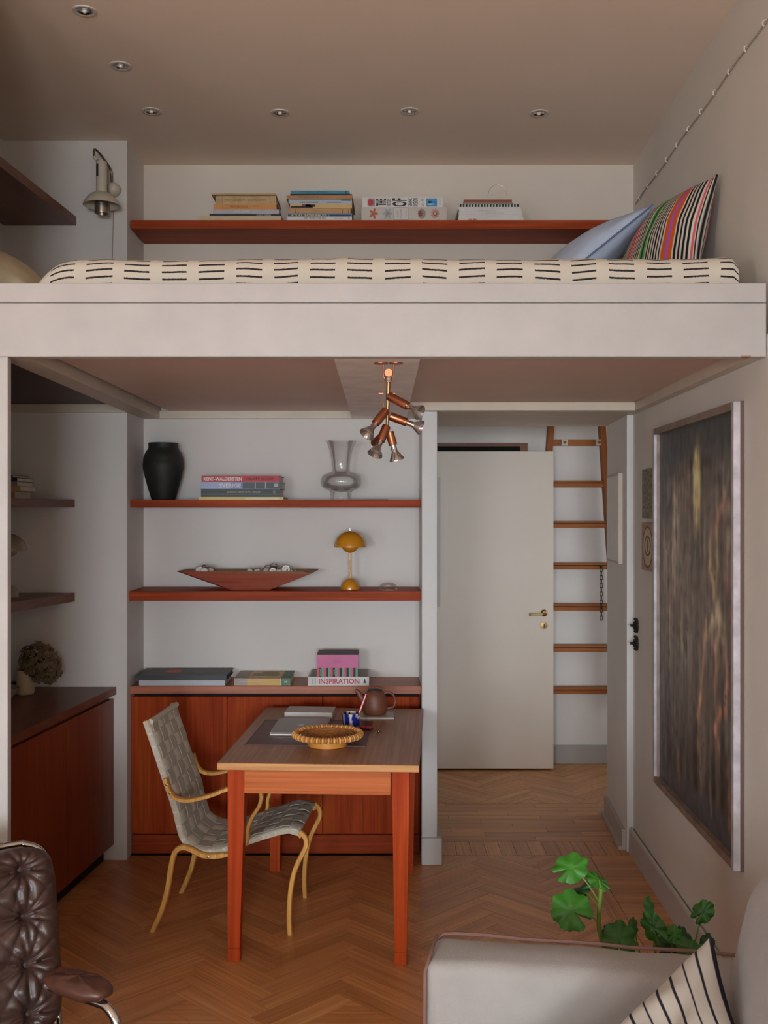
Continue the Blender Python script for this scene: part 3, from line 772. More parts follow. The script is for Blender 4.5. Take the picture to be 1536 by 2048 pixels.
spine_patch(r, -wd / 2, -wd / 2 + .062, 0, r['h'], ink('band_taupe', C(168, 154, 142))); spine_patch(r, wd / 2 - .047, wd / 2, 0, r['h'], ink('band_green', C(96, 126, 98))); spine_patch(r, wd / 2 - .05, wd / 2 - .047, 0, r['h'], I_white)
lettering('LARS SONNE INTERIORS', r, -.06, .018, .105, .005, I_white, -dp / 2 - .0012)
lettering('M', r, wd / 2 - .023, .017, .012, .012, I_white, -dp / 2 - .0012, bold=.03)
top_patch(r, -wd / 2, -wd / 2 + .062, -dp / 2, dp / 2, ink('band_taupe', C(168, 154, 142))); top_patch(r, wd / 2 - .047, wd / 2, -dp / 2, dp / 2, ink('band_green', C(96, 126, 98)))
top_patch(r, -.06, .07, -.05, .05, ink('cover_sage', C(150, 140, 112)), lift=.001); top_patch(r, -.02, .06, .04, .09, ink('cover_ochre', C(168, 112, 66)), lift=.0012)
Z = 0.8192
r, Z = pxbook('white book with INSPIRATION in pink letters on the sideboard', 616, 738, 1352.5, 1370, 5.085, 0.24, C(206, 203, 198), Z, group=GS)
lettering('INSPIRATION', r, .003, r['h'] / 2, .196, .026, ink('ink_pink', C(198, 44, 88)), -r['dep'] / 2 - .0008, bold=.02)
lettering('HELENE', r, -.125, r['h'] / 2, .03, .008, I_grey, -r['dep'] / 2 - .0008, rot=PI / 2)
lettering('WILLUM', r, -.112, r['h'] / 2, .03, .007, I_grey, -r['dep'] / 2 - .0008, rot=PI / 2)
lettering('&', r, .128, r['h'] / 2, .014, .020, I_black, -r['dep'] / 2 - .0008, bold=.03)
top_patch(r, -.14, .14, -.118, .118, ink('cover_taupe', C(150, 144, 138)))
r, Z = pxbook('thick book with pink, green and black striped spine on the sideboard', 633.5, 715.5, 1335, 1352.5, 5.09, 0.17, C(206, 58, 92), Z, group=GS)
wd = r['w']; hh = r['h']
for k in range(6):
    x = -wd / 2 + .0115 + k * wd / 6.0
    spine_patch(r, x, x + .0112, 0, hh, I_black, 'spine_stripe')
    spine_patch(r, x + .0112, min(x + .0222, wd / 2), 0, hh, ink('stripe_green', C(98, 158, 138)), 'spine_stripe')
lettering('MONA', r, -wd / 2 + .017, hh / 2, .033, .006, I_cream, -r['dep'] / 2 - .0012, rot=PI / 2)
lettering('LINNE', r, -wd / 2 + .0845, hh / 2, .026, .006, I_cream, -r['dep'] / 2 - .0012, rot=PI / 2)
r, Z = pxbook('thick pink book with a black cover top on the sideboard', 633.5, 716.5, 1309, 1335, 5.09, 0.17, C(196, 96, 142), Z, group=GS)
lettering('FARGRIKA', r, 0.0, r['h'] / 2, .04, .014, ink('ink_rose', C(176, 80, 126)), -r['dep'] / 2 - .0008)
top_patch(r, -r['w'] / 2, r['w'] / 2, -.085, .085, ink('cover_charcoal', C(62, 56, 54)), lift=.002)

# alcove stack on the dark left shelf
Z = 1.7182; GL = 'old books on the left alcove shelf'
cols = [(C(176, 148, 112), .034, 0.03, 'tan book lying at the bottom of the alcove stack'), (C(196, 158, 116), .022, 0.005, 'cream paperback second in the alcove stack'), (C(148, 136, 128), .02, 0.02, 'grey white book in the middle of the alcove stack'), (C(40, 42, 48), .018, 0.02, 'dark book with faint lettering in the alcove stack'), (C(130, 54, 40), .012, 0.04, 'thin red book on top of the alcove stack')]
for c, h_, off, l in cols:
    book(l, -1.83 + off * .2, -1.595 - off, Z, Z + h_, 4.64, .19, c, group=GL, rz=-.05); Z += h_

# ------------------------------------------------------------------ vases, lamps and other things on the shelves
def solid_lathe(prof, n=40): return G().lathe(prof, n)
vz = [(.055, 0), (.060, .01), (.075, .06), (.089, .11), (.099, .155), (.1005, .178), (.0995, .181), (.097, .21), (.088, .235), (.076, .252), (.0725, .262), (.0735, .283), (.068, .283), (.066, .265), (.08, .235), (.092, .2), (.093, .17), (.07, .06), (.05, .012), (.001, .012)]
v = tag(solid_lathe(vz).obj('vase', plain('black_stoneware', C(26, 29, 26), .6, var=.15, vscale=25, bump=.15, bscale=80)), 'black stoneware vase on the upper niche shelf', 'vase')
v.location = (-1.093, 5.2, 1.7181)
gp = [(.052, 0), (.053, .012), (.052, .040), (.060, .050), (.082, .056), (.097, .070), (.1015, .090), (.099, .110), (.088, .126), (.062, .136), (.047, .141), (.0425, .150), (.046, .19), (.055, .24), (.066, .275), (.077, .295), (.0755, .2955), (.064, .275), (.0525, .24), (.0435, .19), (.0395, .150), (.043, .1405), (.060, .132), (.084, .121), (.094, .108), (.0965, .09), (.092, .073), (.078, .062), (.055, .058), (.03, .046), (.001, .042)]
v = tag(solid_lathe(gp, 48).obj('glass_vase', thinglass('vase_glass')), 'clear glass vase with flared neck on the upper niche shelf', 'vase')
v.location = (-.213, 5.2, 1.7181)

# long wooden trough with tea lights
tr = thing('wooden_trough', 'long worn red wooden trough on the lower niche shelf', 'trough', (-.667, 5.17, 1.2792))
g = G(); L = .344; Ht = .096
ot = [(-L, -.062), (-L + .02, -.078), (L - .035, -.078), (L, -.03), (L - .002, .078), (-L + .03, .078)]
ob = [(-.09, -.04), (-.07, -.05), (.105, -.05), (.11, -.04), (.105, .05), (-.07, .05)]
it = [(-L + .035, -.055), (-L + .05, -.064), (L - .07, -.064), (L - .06, -.03), (L - .06, .064), (-L + .05, .064)]
ib = [(-.08, -.03), (-.06, -.04), (.09, -.04), (.095, -.03), (.09, .04), (-.06, .04)]
vs = [(x, y, Ht - (.016 if (i == 2) else (.003 if i in (0, 1) else 0))) for i, (x, y) in enumerate(ot)] + [(x, y, 0) for x, y in ob]
G().add(vs, [tuple(range(11, 5, -1))] + [(i, (i + 1) % 6, 6 + (i + 1) % 6, 6 + i) for i in range(6)]).obj('hull', wood('worn_red_wood', C(120, 44, 28), C(150, 64, 42), 'X', .7, scale=1.5, c3=C(150, 80, 56)), tr)
vs2 = vs[:6] + [(x, y, Ht - .004) for x, y in it] + [(x, y, .012) for x, y in ib]
G().add(vs2, [(i, (i + 1) % 6, 6 + (i + 1) % 6, 6 + i) for i in range(6)] + [(6 + i, 6 + (i + 1) % 6, 12 + (i + 1) % 6, 12 + i) for i in range(6)] + [tuple(range(12, 18))]).obj('lining', wood('bare_wood', C(150, 112, 80), C(176, 138, 102), 'X', .8), tr)
tl = thing('tealight', 'small aluminium tea light heaped in the wooden trough', 'tealight', (0, 0, 0), 0, 'tea lights in the wooden trough')
G().lathe([(.017, 0), (.0185, .001), (.019, .015), (.0195, .0155), (.0175, .0155), (.0172, .012), (.001, .011)], 18).obj('cup', plain('aluminium', C(186, 184, 182), .3, .9), tl)
G().lathe([(.0168, .0118), (.001, .0128)], 14).obj('wax', plain('wax', C(206, 200, 194), .5), tl)
spots = [(397, 1141, 70, 20, -.02), (409, 1139, -60, 30, .02), (411, 1143, 80, -10, -.03), (419, 1144, 60, 40, .0), (500, 1146, 60, 0, .0), (513, 1146, 55, 30, -.02), (525, 1145, 70, 50, .0), (534, 1144, 40, -30, -.03), (541, 1148, 75, 10, -.035), (547, 1135, 20, 30, .0), (547, 1144, 80, -5, -.03), (556, 1147, 70, 25, -.035), (563, 1144, 50, -40, .01), (572, 1139, 78, 5, -.02), (575, 1148, 60, 60, -.03), (582, 1147, 65, -20, -.01), (588, 1147, 80, -35, .02), (536, 1139, 30, 20, .03)]
for i, (x, y, tx, tz, dy) in enumerate(spots):
    o = tl if i == 0 else copy_tree(tl)
    p = at(x, y, 5.16 + dy)
    o.location = p; o.rotation_euler = (math.radians(tx), 0, math.radians(tz))
    o['label'] = 'small aluminium tea light in the heap at the %s end of the wooden trough' % ('left' if x < 450 else 'right')

def mushroom_lamp(label, loc, col, key):
    r = thing('table_lamp', label, 'lamp', loc)
    m = plain(key, col, .22, var=.02, coat=.3)
    G().lathe([(.047, 0), (.047, .004), (.0455, .018), (.040, .033), (.030, .045), (.018, .052), (.006, .055)], 36).obj('base', m, r)
    G().lathe([(.0062, .05), (.0062, .195)], 16).obj('stem', m, r)
    arc = [(.08 * math.cos(PI / 2 * k / 12) + 1e-4, .208 + .08 * math.sin(PI / 2 * k / 12)) for k in range(13)]
    inn = [(.077 * math.cos(PI / 2 * k / 12) + 1e-4, .208 + .077 * math.sin(PI / 2 * k / 12)) for k in range(12, -1, -1)]
    sh = G().lathe(arc + inn + [arc[0]], 44, caps=False).obj('shade', m, r)
    lo_ = [(.042 * math.sin(PI / 2 * k / 10) + 1e-4, .216 - .037 * math.cos(PI / 2 * k / 10)) for k in range(11)]
    G().lathe(lo_ + [(.038, .222), (.001, .222)], 32).obj('lower_shade', m, r)
    G().lathe([(.002, .284), (.002, .292), (.0045, .294), (.0045, .299), (.001, .301)], 12).obj('finial', M_chrome, sh)
    return r
mushroom_lamp('glossy mustard yellow mushroom lamp on the lower niche shelf', (-.167, 5.17, 1.2792), C(196, 128, 26), 'mustard_enamel')
mushroom_lamp('grey beige mushroom lamp half hidden on the left alcove shelf', (-1.70, 4.75, 1.2752), C(150, 140, 118), 'beige_enamel')
pw = tag(G().lathe([(.044, 0), (.047, .004), (.047, .010), (.040, .024), (.028, .033), (.012, .037), (.001, .038)], 32).obj('paperweight', thinglass('paperweight_glass')), 'clear domed glass paperweight right of the yellow lamp', 'paperweight')
pw.location = (.02, 5.12, 1.2792)

# dried hydrangea in a cream pot
hp = thing('dried_hydrangea', 'dark dried hydrangea in a cream pot on the left worktop', 'flower', (-1.64, 4.80, .8262))
G().lathe([(.032, 0), (.038, .004), (.041, .012), (.040, .09), (.039, .112), (.036, .112), (.036, .02), (.001, .012)], 28).obj('pot', plain('cream_glaze', C(196, 176, 146), .35, var=.04), hp)
rnd = random.Random(3)
g = G(); hc = Vector((.072, .0, .145))
for k in range(300):
    d = Vector((rnd.gauss(0, 1), rnd.gauss(0, 1), rnd.gauss(0, 1))).normalized()
    rr = Vector((.088 * d.x, .07 * d.y, .092 * d.z)); rr *= rnd.uniform(.72, 1.04)
    c = hc + rr + Vector((-.25 * rr.z, 0, 0))
    d = (d + Vector((rnd.uniform(-.5, .5), rnd.uniform(-.8, .1), rnd.uniform(-.2, .6)))).normalized()
    M = Matrix.Translation(c) @ d.to_track_quat('Z', 'Y').to_matrix().to_4x4() @ Matrix.Rotation(rnd.uniform(0, PI), 4, 'Z')
    for q in range(4):
        a = q * PI / 2; s = rnd.uniform(.014, .020); ca, sa = math.cos(a), math.sin(a)
        pts = [(0, 0, 0), (s * .55 * ca - s * .42 * sa, s * .55 * sa + s * .42 * ca, .003), (s * ca, s * sa, rnd.uniform(-.002, .005)), (s * .55 * ca + s * .42 * sa, s * .55 * sa - s * .42 * ca, .003)]
        g.add(pts, [(0, 1, 2, 3)], True, M)
o = g.obj('flower_head', plain('dried_petals', C(124, 106, 80), .9, var=.45, vscale=45), hp); o['kind'] = 'stuff'
G().tube([(.0, 0, .02), (.02, 0, .1), (.06, 0, .16)], .004, 6).obj('stalk', plain('dry_stalk', C(70, 52, 36), .8), hp)
for k, (dx, dz) in enumerate(((-.035, .135), (-.03, .118))):
    G().add([(.02, 0, dz - .01), (0, -.012, dz), (dx, -.004, dz + .002), (0, .008, dz + .003)], [(0, 1, 2, 3)]).obj('leaf', plain('dry_leaf', C(60, 40, 28), .8), hp)
bw = tag(G().lathe([(.03, 0), (.055, .01), (.08, .035), (.092, .06), (.088, .06), (.076, .037), (.05, .014), (.001, .01)], 32).obj('bowl', plain('grey_ceramic', C(150, 138, 130), .5, var=.06)), 'grey ceramic bowl at the left edge of the alcove worktop', 'bowl')
bw.location = (-1.70, 4.62, .8262)
tag(G().box(-1.80, -1.70, 4.93, 4.995, .8262, .855, bev=.003).obj('storage_box', I_black), 'small black box behind the hydrangea pot', 'box')

# ------------------------------------------------------------------ desk and the things on it
TZ = 0.74
desk = thing('desk', 'reddish wooden writing desk with a dark leather inlay and one wide drawer', 'desk', (-.612, 3.85, 0), math.radians(-3))
DW, DL = .74, 1.10
M_desk = wood('desk_wood', C(164, 56, 18), C(192, 80, 32), 'Z', .45, scale=.8, spec=.1)
M_deskX = wood('desk_wood_x', C(186, 98, 54), C(206, 118, 68), 'X', .45, scale=.8, spec=.1)
M_top = wood('desk_top_wood', C(160, 112, 84), C(180, 132, 102), 'Y', .42, scale=.8)
G().box(0.004, DW - .004, 0.006, DL, TZ - .024, TZ, bev=.002).obj('top', M_top, desk)
G().box(0, DW, -.002, .006, TZ - .025, TZ - .0005, bev=.001).obj('edge_banding', wood('pale_edge', C(196, 134, 70), C(214, 152, 86), 'X', .4), desk)
G().box(0.0, 0.004, .006, DL, TZ - .025, TZ - .0005).obj('edge_banding', wood('pale_edge_y', C(150, 98, 58), C(168, 112, 68), 'Y', .4), desk)
G().box(DW - .004, DW, .006, DL, TZ - .025, TZ - .0005).obj('edge_banding', MATS['pale_edge_y'], desk)
G().box(.045, .525, .29, .80, TZ - .0005, TZ + .0012).obj('leather_inlay', plain('oxblood_leather', C(94, 52, 46), .45, var=.1, vscale=12, bump=.1, bscale=200), desk)
G().tube([(.05, .295, TZ + .0015), (.52, .295, TZ + .0015), (.52, .795, TZ + .0015), (.05, .795, TZ + .0015)], .0012, 4, closed=True).obj('inlay_border', plain('dull_brass_line', C(120, 88, 70), .5), desk)
G().box(.096, DW - .105, .028, .045, .623, TZ - .025).obj('drawer_front', M_deskX, desk)
G().box(.096, DW - .105, .026, .030, .623, .633, bev=.001).obj('drawer_rail', M_deskX, desk)
G().box(.04, .06, .10, DL - .1, .63, TZ - .025).obj('apron', M_desk, desk)
G().box(DW - .06, DW - .04, .10, DL - .1, .63, TZ - .025).obj('apron', M_desk, desk)
G().box(.10, DW - .1, DL - .06, DL - .04, .63, TZ - .025).obj('apron', M_desk, desk)
def leg(xa, ya, inx):
    # square leg tapering on its inner faces, with a small foot block
    g = G(); w0, w1 = .062, .044
    def ring(z, wd): 
        x0 = xa if inx > 0 else xa + (.062 - wd) * .45
        y0 = ya
        return [(x0, y0, z), (x0 + wd, y0, z), (x0 + wd, y0 + wd, z), (x0, y0 + wd, z)]
    vs = ring(.05, w1) + ring(.60, w0) + ring(TZ - .025, w0)
    fs = [(3, 2, 1, 0), (8, 9, 10, 11)]
    for i in (0, 4): fs += [(i + k, i + (k + 1) % 4, i + 4 + (k + 1) % 4, i + 4 + k) for k in range(4)]
    g.add(vs, fs); o = g.obj('leg', M_desk, desk)
    f = G(); a = ring(0, .045); x0, y0 = a[0][0], a[0][1]
    f.box(x0 - .001, x0 + w1 + .001, y0 - .001, y0 + w1 + .001, 0, .049, bev=.002); f.obj('foot', M_desk, o)
leg(.034, .026, 1); leg(DW - .098, .026, -1); leg(.034, DL - .10, 1); leg(DW - .098, DL - .10, -1)

def on_desk(x, y): return Vector((x, y, TZ + .0013))
# thick white paperback
r = book('thick white paperback lying at the back of the desk', -.44, -.225, TZ + .0002, TZ + .026, 4.68, .15, C(196, 190, 184), rz=-.06, board=.0012, spine=.001, pagec=plain('white_page', C(206, 198, 190), .8))
# laptop
lp = thing('laptop', 'closed silver laptop on the leather inlay', 'laptop', (-.352, 4.46, TZ + .0014), math.radians(-2))
M_alu = plain('silver_aluminium', C(150, 146, 142), .38, .85, var=.01)
G().box(-.112, .112, -.155, .155, 0, .009, bev=.003).obj('base', plain('silver_base', C(206, 204, 204), .3, .6), lp)
G().box(-.1125, .1125, -.1555, .1555, .0095, .0145, bev=.002).obj('lid', M_alu, lp)
ap = []
for k in range(40):
    a = 2 * PI * k / 40; rr = .0135 * (1 + .07 * math.cos(2 * a)); x, y = rr * math.cos(a), rr * 1.0 * math.sin(a)
    if a < .5 or a > 2 * PI - .5: x -= .005 * (1 - (min(a, 2 * PI - a) / .5) ** 2)
    ap.append((x, y))
g = G(); g.prism(ap, .0146, .0149); g.prism([(.001, .0155), (.005, .0175), (.006, .022), (.002, .02)], .0146, .0149)
g.obj('lid_emblem', plain('emblem_white', C(226, 224, 222), .3), lp)
# rattan bowl
rb = thing('rattan_bowl', 'round woven rattan bowl on a pale bent wood foot', 'bowl', (-.222, 4.14, TZ + .0016))
G().lathe([(.078, 0), (.0785, .026), (.074, .026), (.0735, .002)], 44).obj('foot_ring', plain('bent_beech', C(214, 140, 60), .35, var=.05), rb)
g = G()
for k in range(9):
    r0 = .012 + k * .0128; zz = .027 + (.014 * (k / 8.0) ** 2)
    g.tube([(r0 * math.cos(2 * PI * j / 56), r0 * math.sin(2 * PI * j / 56), zz + .0016 * ((j + k) % 2)) for j in range(56)], .0052, 6, closed=True)
g.obj('woven_dish', plain('brown_cane', C(176, 116, 60), .6, var=.3, vscale=60), rb)
for j in range(76):
    a = 2 * PI * j / 76; c = Vector((.129 * math.cos(a), .129 * math.sin(a), .043)); rad = Vector((math.cos(a), math.sin(a), 0))
    g = G(); g.tube([c + rad * .009 * math.cos(q) + Vector((0, 0, .0085)) * math.sin(q) for q in [2 * PI * i / 10 for i in range(10)]], .0048, 5, closed=True)
    o = g.obj('rim_wrap', plain('honey_cane', C(196, 120, 50), .45, var=.1, vscale=30) if j % 2 else plain('pale_cane', C(224, 176, 104), .45, var=.08, vscale=30), rb)
# blue and white cup
cp = thing('pencil_cup', 'small cobalt blue and white glazed cup holding a red pencil', 'cup', (-.137, 4.395, TZ + .0014))
prof = [(.030, 0), (.034, .006), (.0365, .03), (.0385, .078), (.0355, .078), (.0335, .03), (.029, .008), (.001, .006)]
vs = []; cols = []; fs = []; n = 64
for i in range(40):
    t = i / 39 * 7; k = min(int(t), 6); f = t - k
    pr = prof[k][0] * (1 - f) + prof[k + 1][0] * f; pz = prof[k][1] * (1 - f) + prof[k + 1][1] * f
    for j in range(n):
        a = 2 * PI * j / n
        vs.append((pr * math.cos(a), pr * math.sin(a), pz))
        q = noise.noise(Vector((math.cos(a) * 1.7 + 3.3, math.sin(a) * 1.7, pz * 22))) 
        c = C(22, 32, 120) if q > .05 else (C(206, 198, 186) if q > -.28 else C(16, 18, 40))
        cols.append(c)
for i in range(39):
    for j in range(n): fs.append((i * n + j, i * n + (j + 1) % n, (i + 1) * n + (j + 1) % n, (i + 1) * n + j))
g = G(); g.add(vs, fs, True); g.obj('body', vcol('glazed_cup', .2, .02, 50, .5), cp, colors=cols)
pc = tag(G().tube([(-.128, 4.40, TZ + .012), (-.0745, 4.415, .896)], .005, 6).obj('pencil', plain('red_lacquer', C(190, 22, 36), .3)), 'red pencil leaning in the blue and white cup', 'pencil')
# teapot on a pale tile
ts = tag(G().box(-.125, .045, 4.655, 4.80, TZ + .0002, TZ + .009, bev=.002).obj('trivet_tile', plain('pale_tile', C(178, 166, 154), .4, var=.12, vscale=15)), 'pale ceramic tile under the brown teapot', 'tile')
tp = thing('teapot', 'matt brown stoneware teapot with spout and loop handle', 'teapot', (-.042, 4.735, TZ + .0092))
M_tp = plain('brown_stoneware', C(112, 66, 46), .5, var=.12, vscale=14)
G().lathe([(.046, 0), (.054, .008), (.057, .03), (.055, .06), (.048, .088), (.041, .100), (.036, .104), (.034, .098), (.001, .09)], 36).obj('body', M_tp, tp)
ld = G().lathe([(.036, .102), (.035, .110), (.030, .114), (.001, .117)], 30).obj('lid', plain('dark_brown_glaze', C(70, 48, 36), .4), tp)
pth = smooth_path([(-.046, 0, .055), (-.062, 0, .075), (-.074, 0, .098), (-.088, 0, .108)])
G().tube(pth, [.017 - .010 * i / (len(pth) - 1) for i in range(len(pth))], 12).obj('spout', M_tp, tp)
pth = smooth_path([(.042, 0, .094), (.066, 0, .097), (.086, 0, .082), (.093, 0, .055), (.084, 0, .032), (.056, 0, .026)])
G().tube(pth, .0055, 8).obj('handle', M_tp, tp)
# small knife and wire figure
kn = thing('pocket_knife', 'small red and black pocket knife lying right of the cup', 'knife', (-.075, 4.44, TZ + .0014), math.radians(-25))
G().box(-.03, .03, -.008, .008, 0, .006, bev=.002).obj('scale', I_black, kn)
G().box(-.03, .032, -.009, .007, .0062, .012, bev=.002).obj('scale', plain('red_plastic', C(176, 20, 34), .3), kn)
wf = thing('wire_figure', 'thin bent wire figure with an upright wire and hanging bob on the desk', 'wire', (-.03, 4.36, TZ + .0014))
G().tube(smooth_path([(-.06, .02, .004), (-.03, .01, .003), (-.008, 0, .006), (.006, .004, .012), (-.004, .01, .014), (-.03, .03, .008)]), .0011, 5).obj('wire_base', M_steel, wf)
G().tube([(-.045, .04, .0), (-.045, .045, .155)], .0007, 4).obj('upright_wire', M_steel, wf)
G().tube([(.0, .0, .007), (-.012, -.085, .002)], .0009, 4).obj('side_wire', M_steel, wf)
G().sphere((.008, 0, .008), .007, 10, 6).obj('knot', M_steel, wf); G().sphere((-.012, -.086, .003), .003, 8, 6).obj('bob', M_steel, wf)

# ------------------------------------------------------------------ webbing armchair at the desk
chair = thing('armchair', 'bentwood armchair with woven grey webbing pulled up to the desk', 'chair', (-.62, 4.35, 0))
A0 = Vector((-.906, 4.18, 0)); FW = Vector((.9972, -.075, 0)); SD = Vector((.075, .9972, 0)); CWD = .375
def prof(cx, cy):
    x = 250 + cx / 3.413; y = 1380 + cy / 3.413; d = 4.18
    for _ in range(4):
        X = (x - 768) * d / F; u = (X - A0.x) / FW.x; d = A0.y + FW.y * u
    return u, H - (y - 1024) * d / F
def P3(u, z, wv): 
    p = A0 + FW * u + SD * wv; return Vector((p.x, p.y, z))
seat_px = [(165, 200), (200, 300), (250, 450), (300, 600), (345, 730), (375, 830), (395, 920), (420, 1000), (470, 1050), (540, 1075), (620, 1072), (700, 1055), (860, 1000), (1000, 955), (1080, 935), (1150, 932), (1200, 950), (1228, 985)]
SP = smooth_path([Vector((*prof(*q), 0)) for q in seat_px], 6)
# arc length resample
seg = [0]
for i in range(1, len(SP)): seg.append(seg[-1] + (SP[i] - SP[i - 1]).length)
def on_prof(s):
    s = max(0, min(seg[-1] - 1e-6, s))
    for i in range(1, len(seg)):
        if seg[i] >= s:
            f = (s - seg[i - 1]) / (seg[i] - seg[i - 1]); p = SP[i - 1].lerp(SP[i], f)
            t = (SP[min(i + 2, len(SP) - 1)] - SP[max(i - 3, 0)]).normalized()
            return p, Vector((-t.y, t.x, 0))     # normal towards the sitter
PITCH = .0545; NL = 5; BW = CWD / NL
n_cross = int(seg[-1] / PITCH)
M_web = [plain('grey_webbing', C(172, 160, 140), .95, var=.12, vscale=60, bump=.5, bscale=500, sheen=.2), plain('pale_webbing', C(196, 184, 164), .95, var=.1, vscale=60, bump=.5, bscale=500, sheen=.2)]
AM = .0035; TH = .0016
def ribbon(rows, name, mat):
    vs = []
    for L_, R_, nn in rows: vs += [L_ + nn * TH, R_ + nn * TH, R_ - nn * TH, L_ - nn * TH]
    fs = []
    for i in range(len(rows) - 1):
        for k in range(4): fs.append((4 * i + k, 4 * i + (k + 1) % 4, 4 * i + 4 + (k + 1) % 4, 4 * i + 4 + k))
    fs += [(0, 1, 2, 3), (len(vs) - 1, len(vs) - 2, len(vs) - 3, len(vs) - 4)]
    G().add(vs, fs, True).obj(name, mat, chair, True)
def n3(nn): return Vector((FW.x * nn.x, FW.y * nn.x, nn.y))
for j in range(NL):
    rows = []; w0 = j * BW + .005; w1 = (j + 1) * BW - .005
    m = n_cross * 6
    for i in range(m + 1):
        s = i / 6 * PITCH; p, nn = on_prof(s); off = AM * math.cos(PI * (s / PITCH - .5) + PI * j)
        q = p + nn * off
        rows.append((P3(q.x, q.y, w0), P3(q.x, q.y, w1), n3(nn)))
    ribbon(rows, 'lengthwise_strap', M_web[0])
for i in range(n_cross):
    s0 = i * PITCH + .003; s1 = (i + 1) * PITCH - .003; rows = []
    pa, na = on_prof(s0); pb, nb = on_prof(s1); nn = (na + nb).normalized()
    m = NL * 6
    pts = [(-.014, -.022), (-.015, -.008)] + [(CWD * k / m, None) for k in range(m + 1)] + [(CWD + .015, -.008), (CWD + .014, -.022)]
    for wv, off in pts:
        if off is None: off = -AM * math.cos(PI * (wv / BW - .5) + PI * i)
        qa = pa + nn * off; qb = pb + nn * off
        rows.append((P3(qa.x, qa.y, wv), P3(qb.x, qb.y, wv), n3(nn)))
    ribbon(rows, 'cross_strap', M_web[1])
# pale frayed binding over the two side rails, and the rails themselves
rect = lambda a, b: [(-a, -b), (a, -b), (a, b), (-a, b)]
rnd_rect = lambda a, b: [(-a, -b * .6), (-a * .7, -b), (a * .7, -b), (a, -b * .6), (a, b * .6), (a * .7, b), (-a * .7, b), (-a, b * .6)]
for wv in (-.002, CWD + .002):
    pts = []
    for k in range(60):
        p, nn = on_prof(.03 + (seg[-1] - .06) * k / 59); q = p - nn * .014; pts.append(P3(q.x, q.y, wv))
    G().sweep(pts, rnd_rect(.012, .012), SD).obj('edge_binding', plain('cream_binding', C(214, 206, 192), .95, var=.08, vscale=80, bump=.8, bscale=350, sheen=.3), chair, True)
    pts = []
    for k in range(60):
        p, nn = on_prof(seg[-1] * k / 59); q = p - nn * .014; pts.append(P3(q.x, q.y, wv + (.001 if wv > .1 else -.001)))
    G().sweep(pts, rect(.009, .010), SD).obj('side_rail', M_beech, chair, True)
def bent(pxs, wv, name, a=.011, b=.013):
    pts = smooth_path([P3(*prof(*q), wv) for q in pxs], 5)
    return G().sweep(pts, rnd_rect(a, b), SD).obj(name, M_beech, chair, True)
front_leg = [(1195, 960), (1225, 985), (1240, 1020), (1238, 1060), (1215, 1110), (1180, 1180), (1150, 1270), (1130, 1400), (1124, 1540), (1130, 1662)]
rear_leg = [(690, 1110), (640, 1117), (580, 1118), (530, 1108), (480, 1082), (440, 1064), (400, 1060), (365, 1078), (343, 1120), (325, 1200), (305, 1330), (265, 1480), (200, 1632)]
arm = [(290, 590), (305, 645), (325, 690), (355, 722), (410, 738), (480, 735), (600, 705), (690, 670), (780, 640), (860, 640), (920, 665), (942, 710), (925, 780), (880, 850), (850, 930), (845, 1000), (815, 1060), (760, 1095), (690, 1108)]
for wv, o in ((-.012, -1), (CWD + .012, 1)):
    bent(front_leg, wv, 'front_leg', .010, .012); bent(rear_leg, wv + o * .012, 'rear_leg', .011, .012); bent(arm, wv + o * .014, 'armrest', .008, .016)
    for q in ((303, 628), (326, 685), (585, 1122), (822, 1038)):
        u, z = prof(*q); c = P3(u, z, wv + o * (.030 if q[1] != 1122 else .024))
        G().lathe([(.0045, 0), (.0045, .002), (.002, .003)], 10, M=frame_to(c, c + SD * o)).obj('screw', M_steel, chair, True)
u, z = prof(560, 1100)
G().tube([P3(u, z, -.01), P3(u, z, CWD + .01)], .010, 8).obj('cross_rail', M_beech, chair, True)
u, z = prof(175, 190)
G().tube([P3(u, z - .016, -.002), P3(u, z - .016, CWD + .002)], .012, 8).obj('top_roll', M_web[1], chair, True)

# ------------------------------------------------------------------ copper spotlight cluster under the loft
sp = thing('spotlight_cluster', 'copper ceiling lamp with six swivelling spotlights under the loft', 'lamp', (0, 3.33, 2.134))
D0 = 3.34
def A(x, y, dd=0.0): return at(x, y, D0 + dd)
for x in (762, 792):
    c = A(x, 725); c.z = 2.1335
    G().lathe([(.022, 0), (.022, -.003), (.008, -.005)], 18, c=tuple(c)).obj('mount_plate', M_copper, sp, True)
pth = smooth_path([A(767, 724), A(767, 745), A(769, 757), A(777, 764), A(785, 757), A(787, 745), A(787, 724)], 5)
G().tube(pth, .0022, 8).obj('hanger_loop', M_copper, sp, True)
c = A(777, 747); G().tube([c + Vector((0, -.02, 0)), c + Vector((0, .02, 0))], .0125, 18).obj('hub', M_copper, sp, True)
G().tube([A(777, 756), A(777, 762)], .011, 14).obj('collar', M_chrome, sp, True)
G().tube([A(777, 765), A(776, 800)], .0065, 12).obj('stem', M_brass, sp, True)
G().tube([A(776, 800), A(774, 858)], .005, 12).obj('stem', M_brass, sp, True)
G().tube(smooth_path([A(768, 752), A(766, 790), A(767, 812), A(771, 825)]), .0008, 5).obj('wire', M_copper, sp, True)
for q in ((757, 787), (790, 787)): G().tube([A(q[0], q[1]), A(q[0] + (10 if q[0] < 770 else -10), q[1])], .0025, 6).obj('thumb_screw', M_copper, sp, True)
spots = [((778, 792), (815, 812), (838, 824), -.03, -.09), ((772, 821), (751, 847), (733, 870), -.02, -.06), ((780, 832), (814, 845), (836, 851), .02, .03), ((773, 853), (761, 882), (755, 903), -.02, -.05), ((779, 864), (786, 890), (789, 911), .02, .03), ((768, 870), (749, 886), (743, 891), .03, .16)]
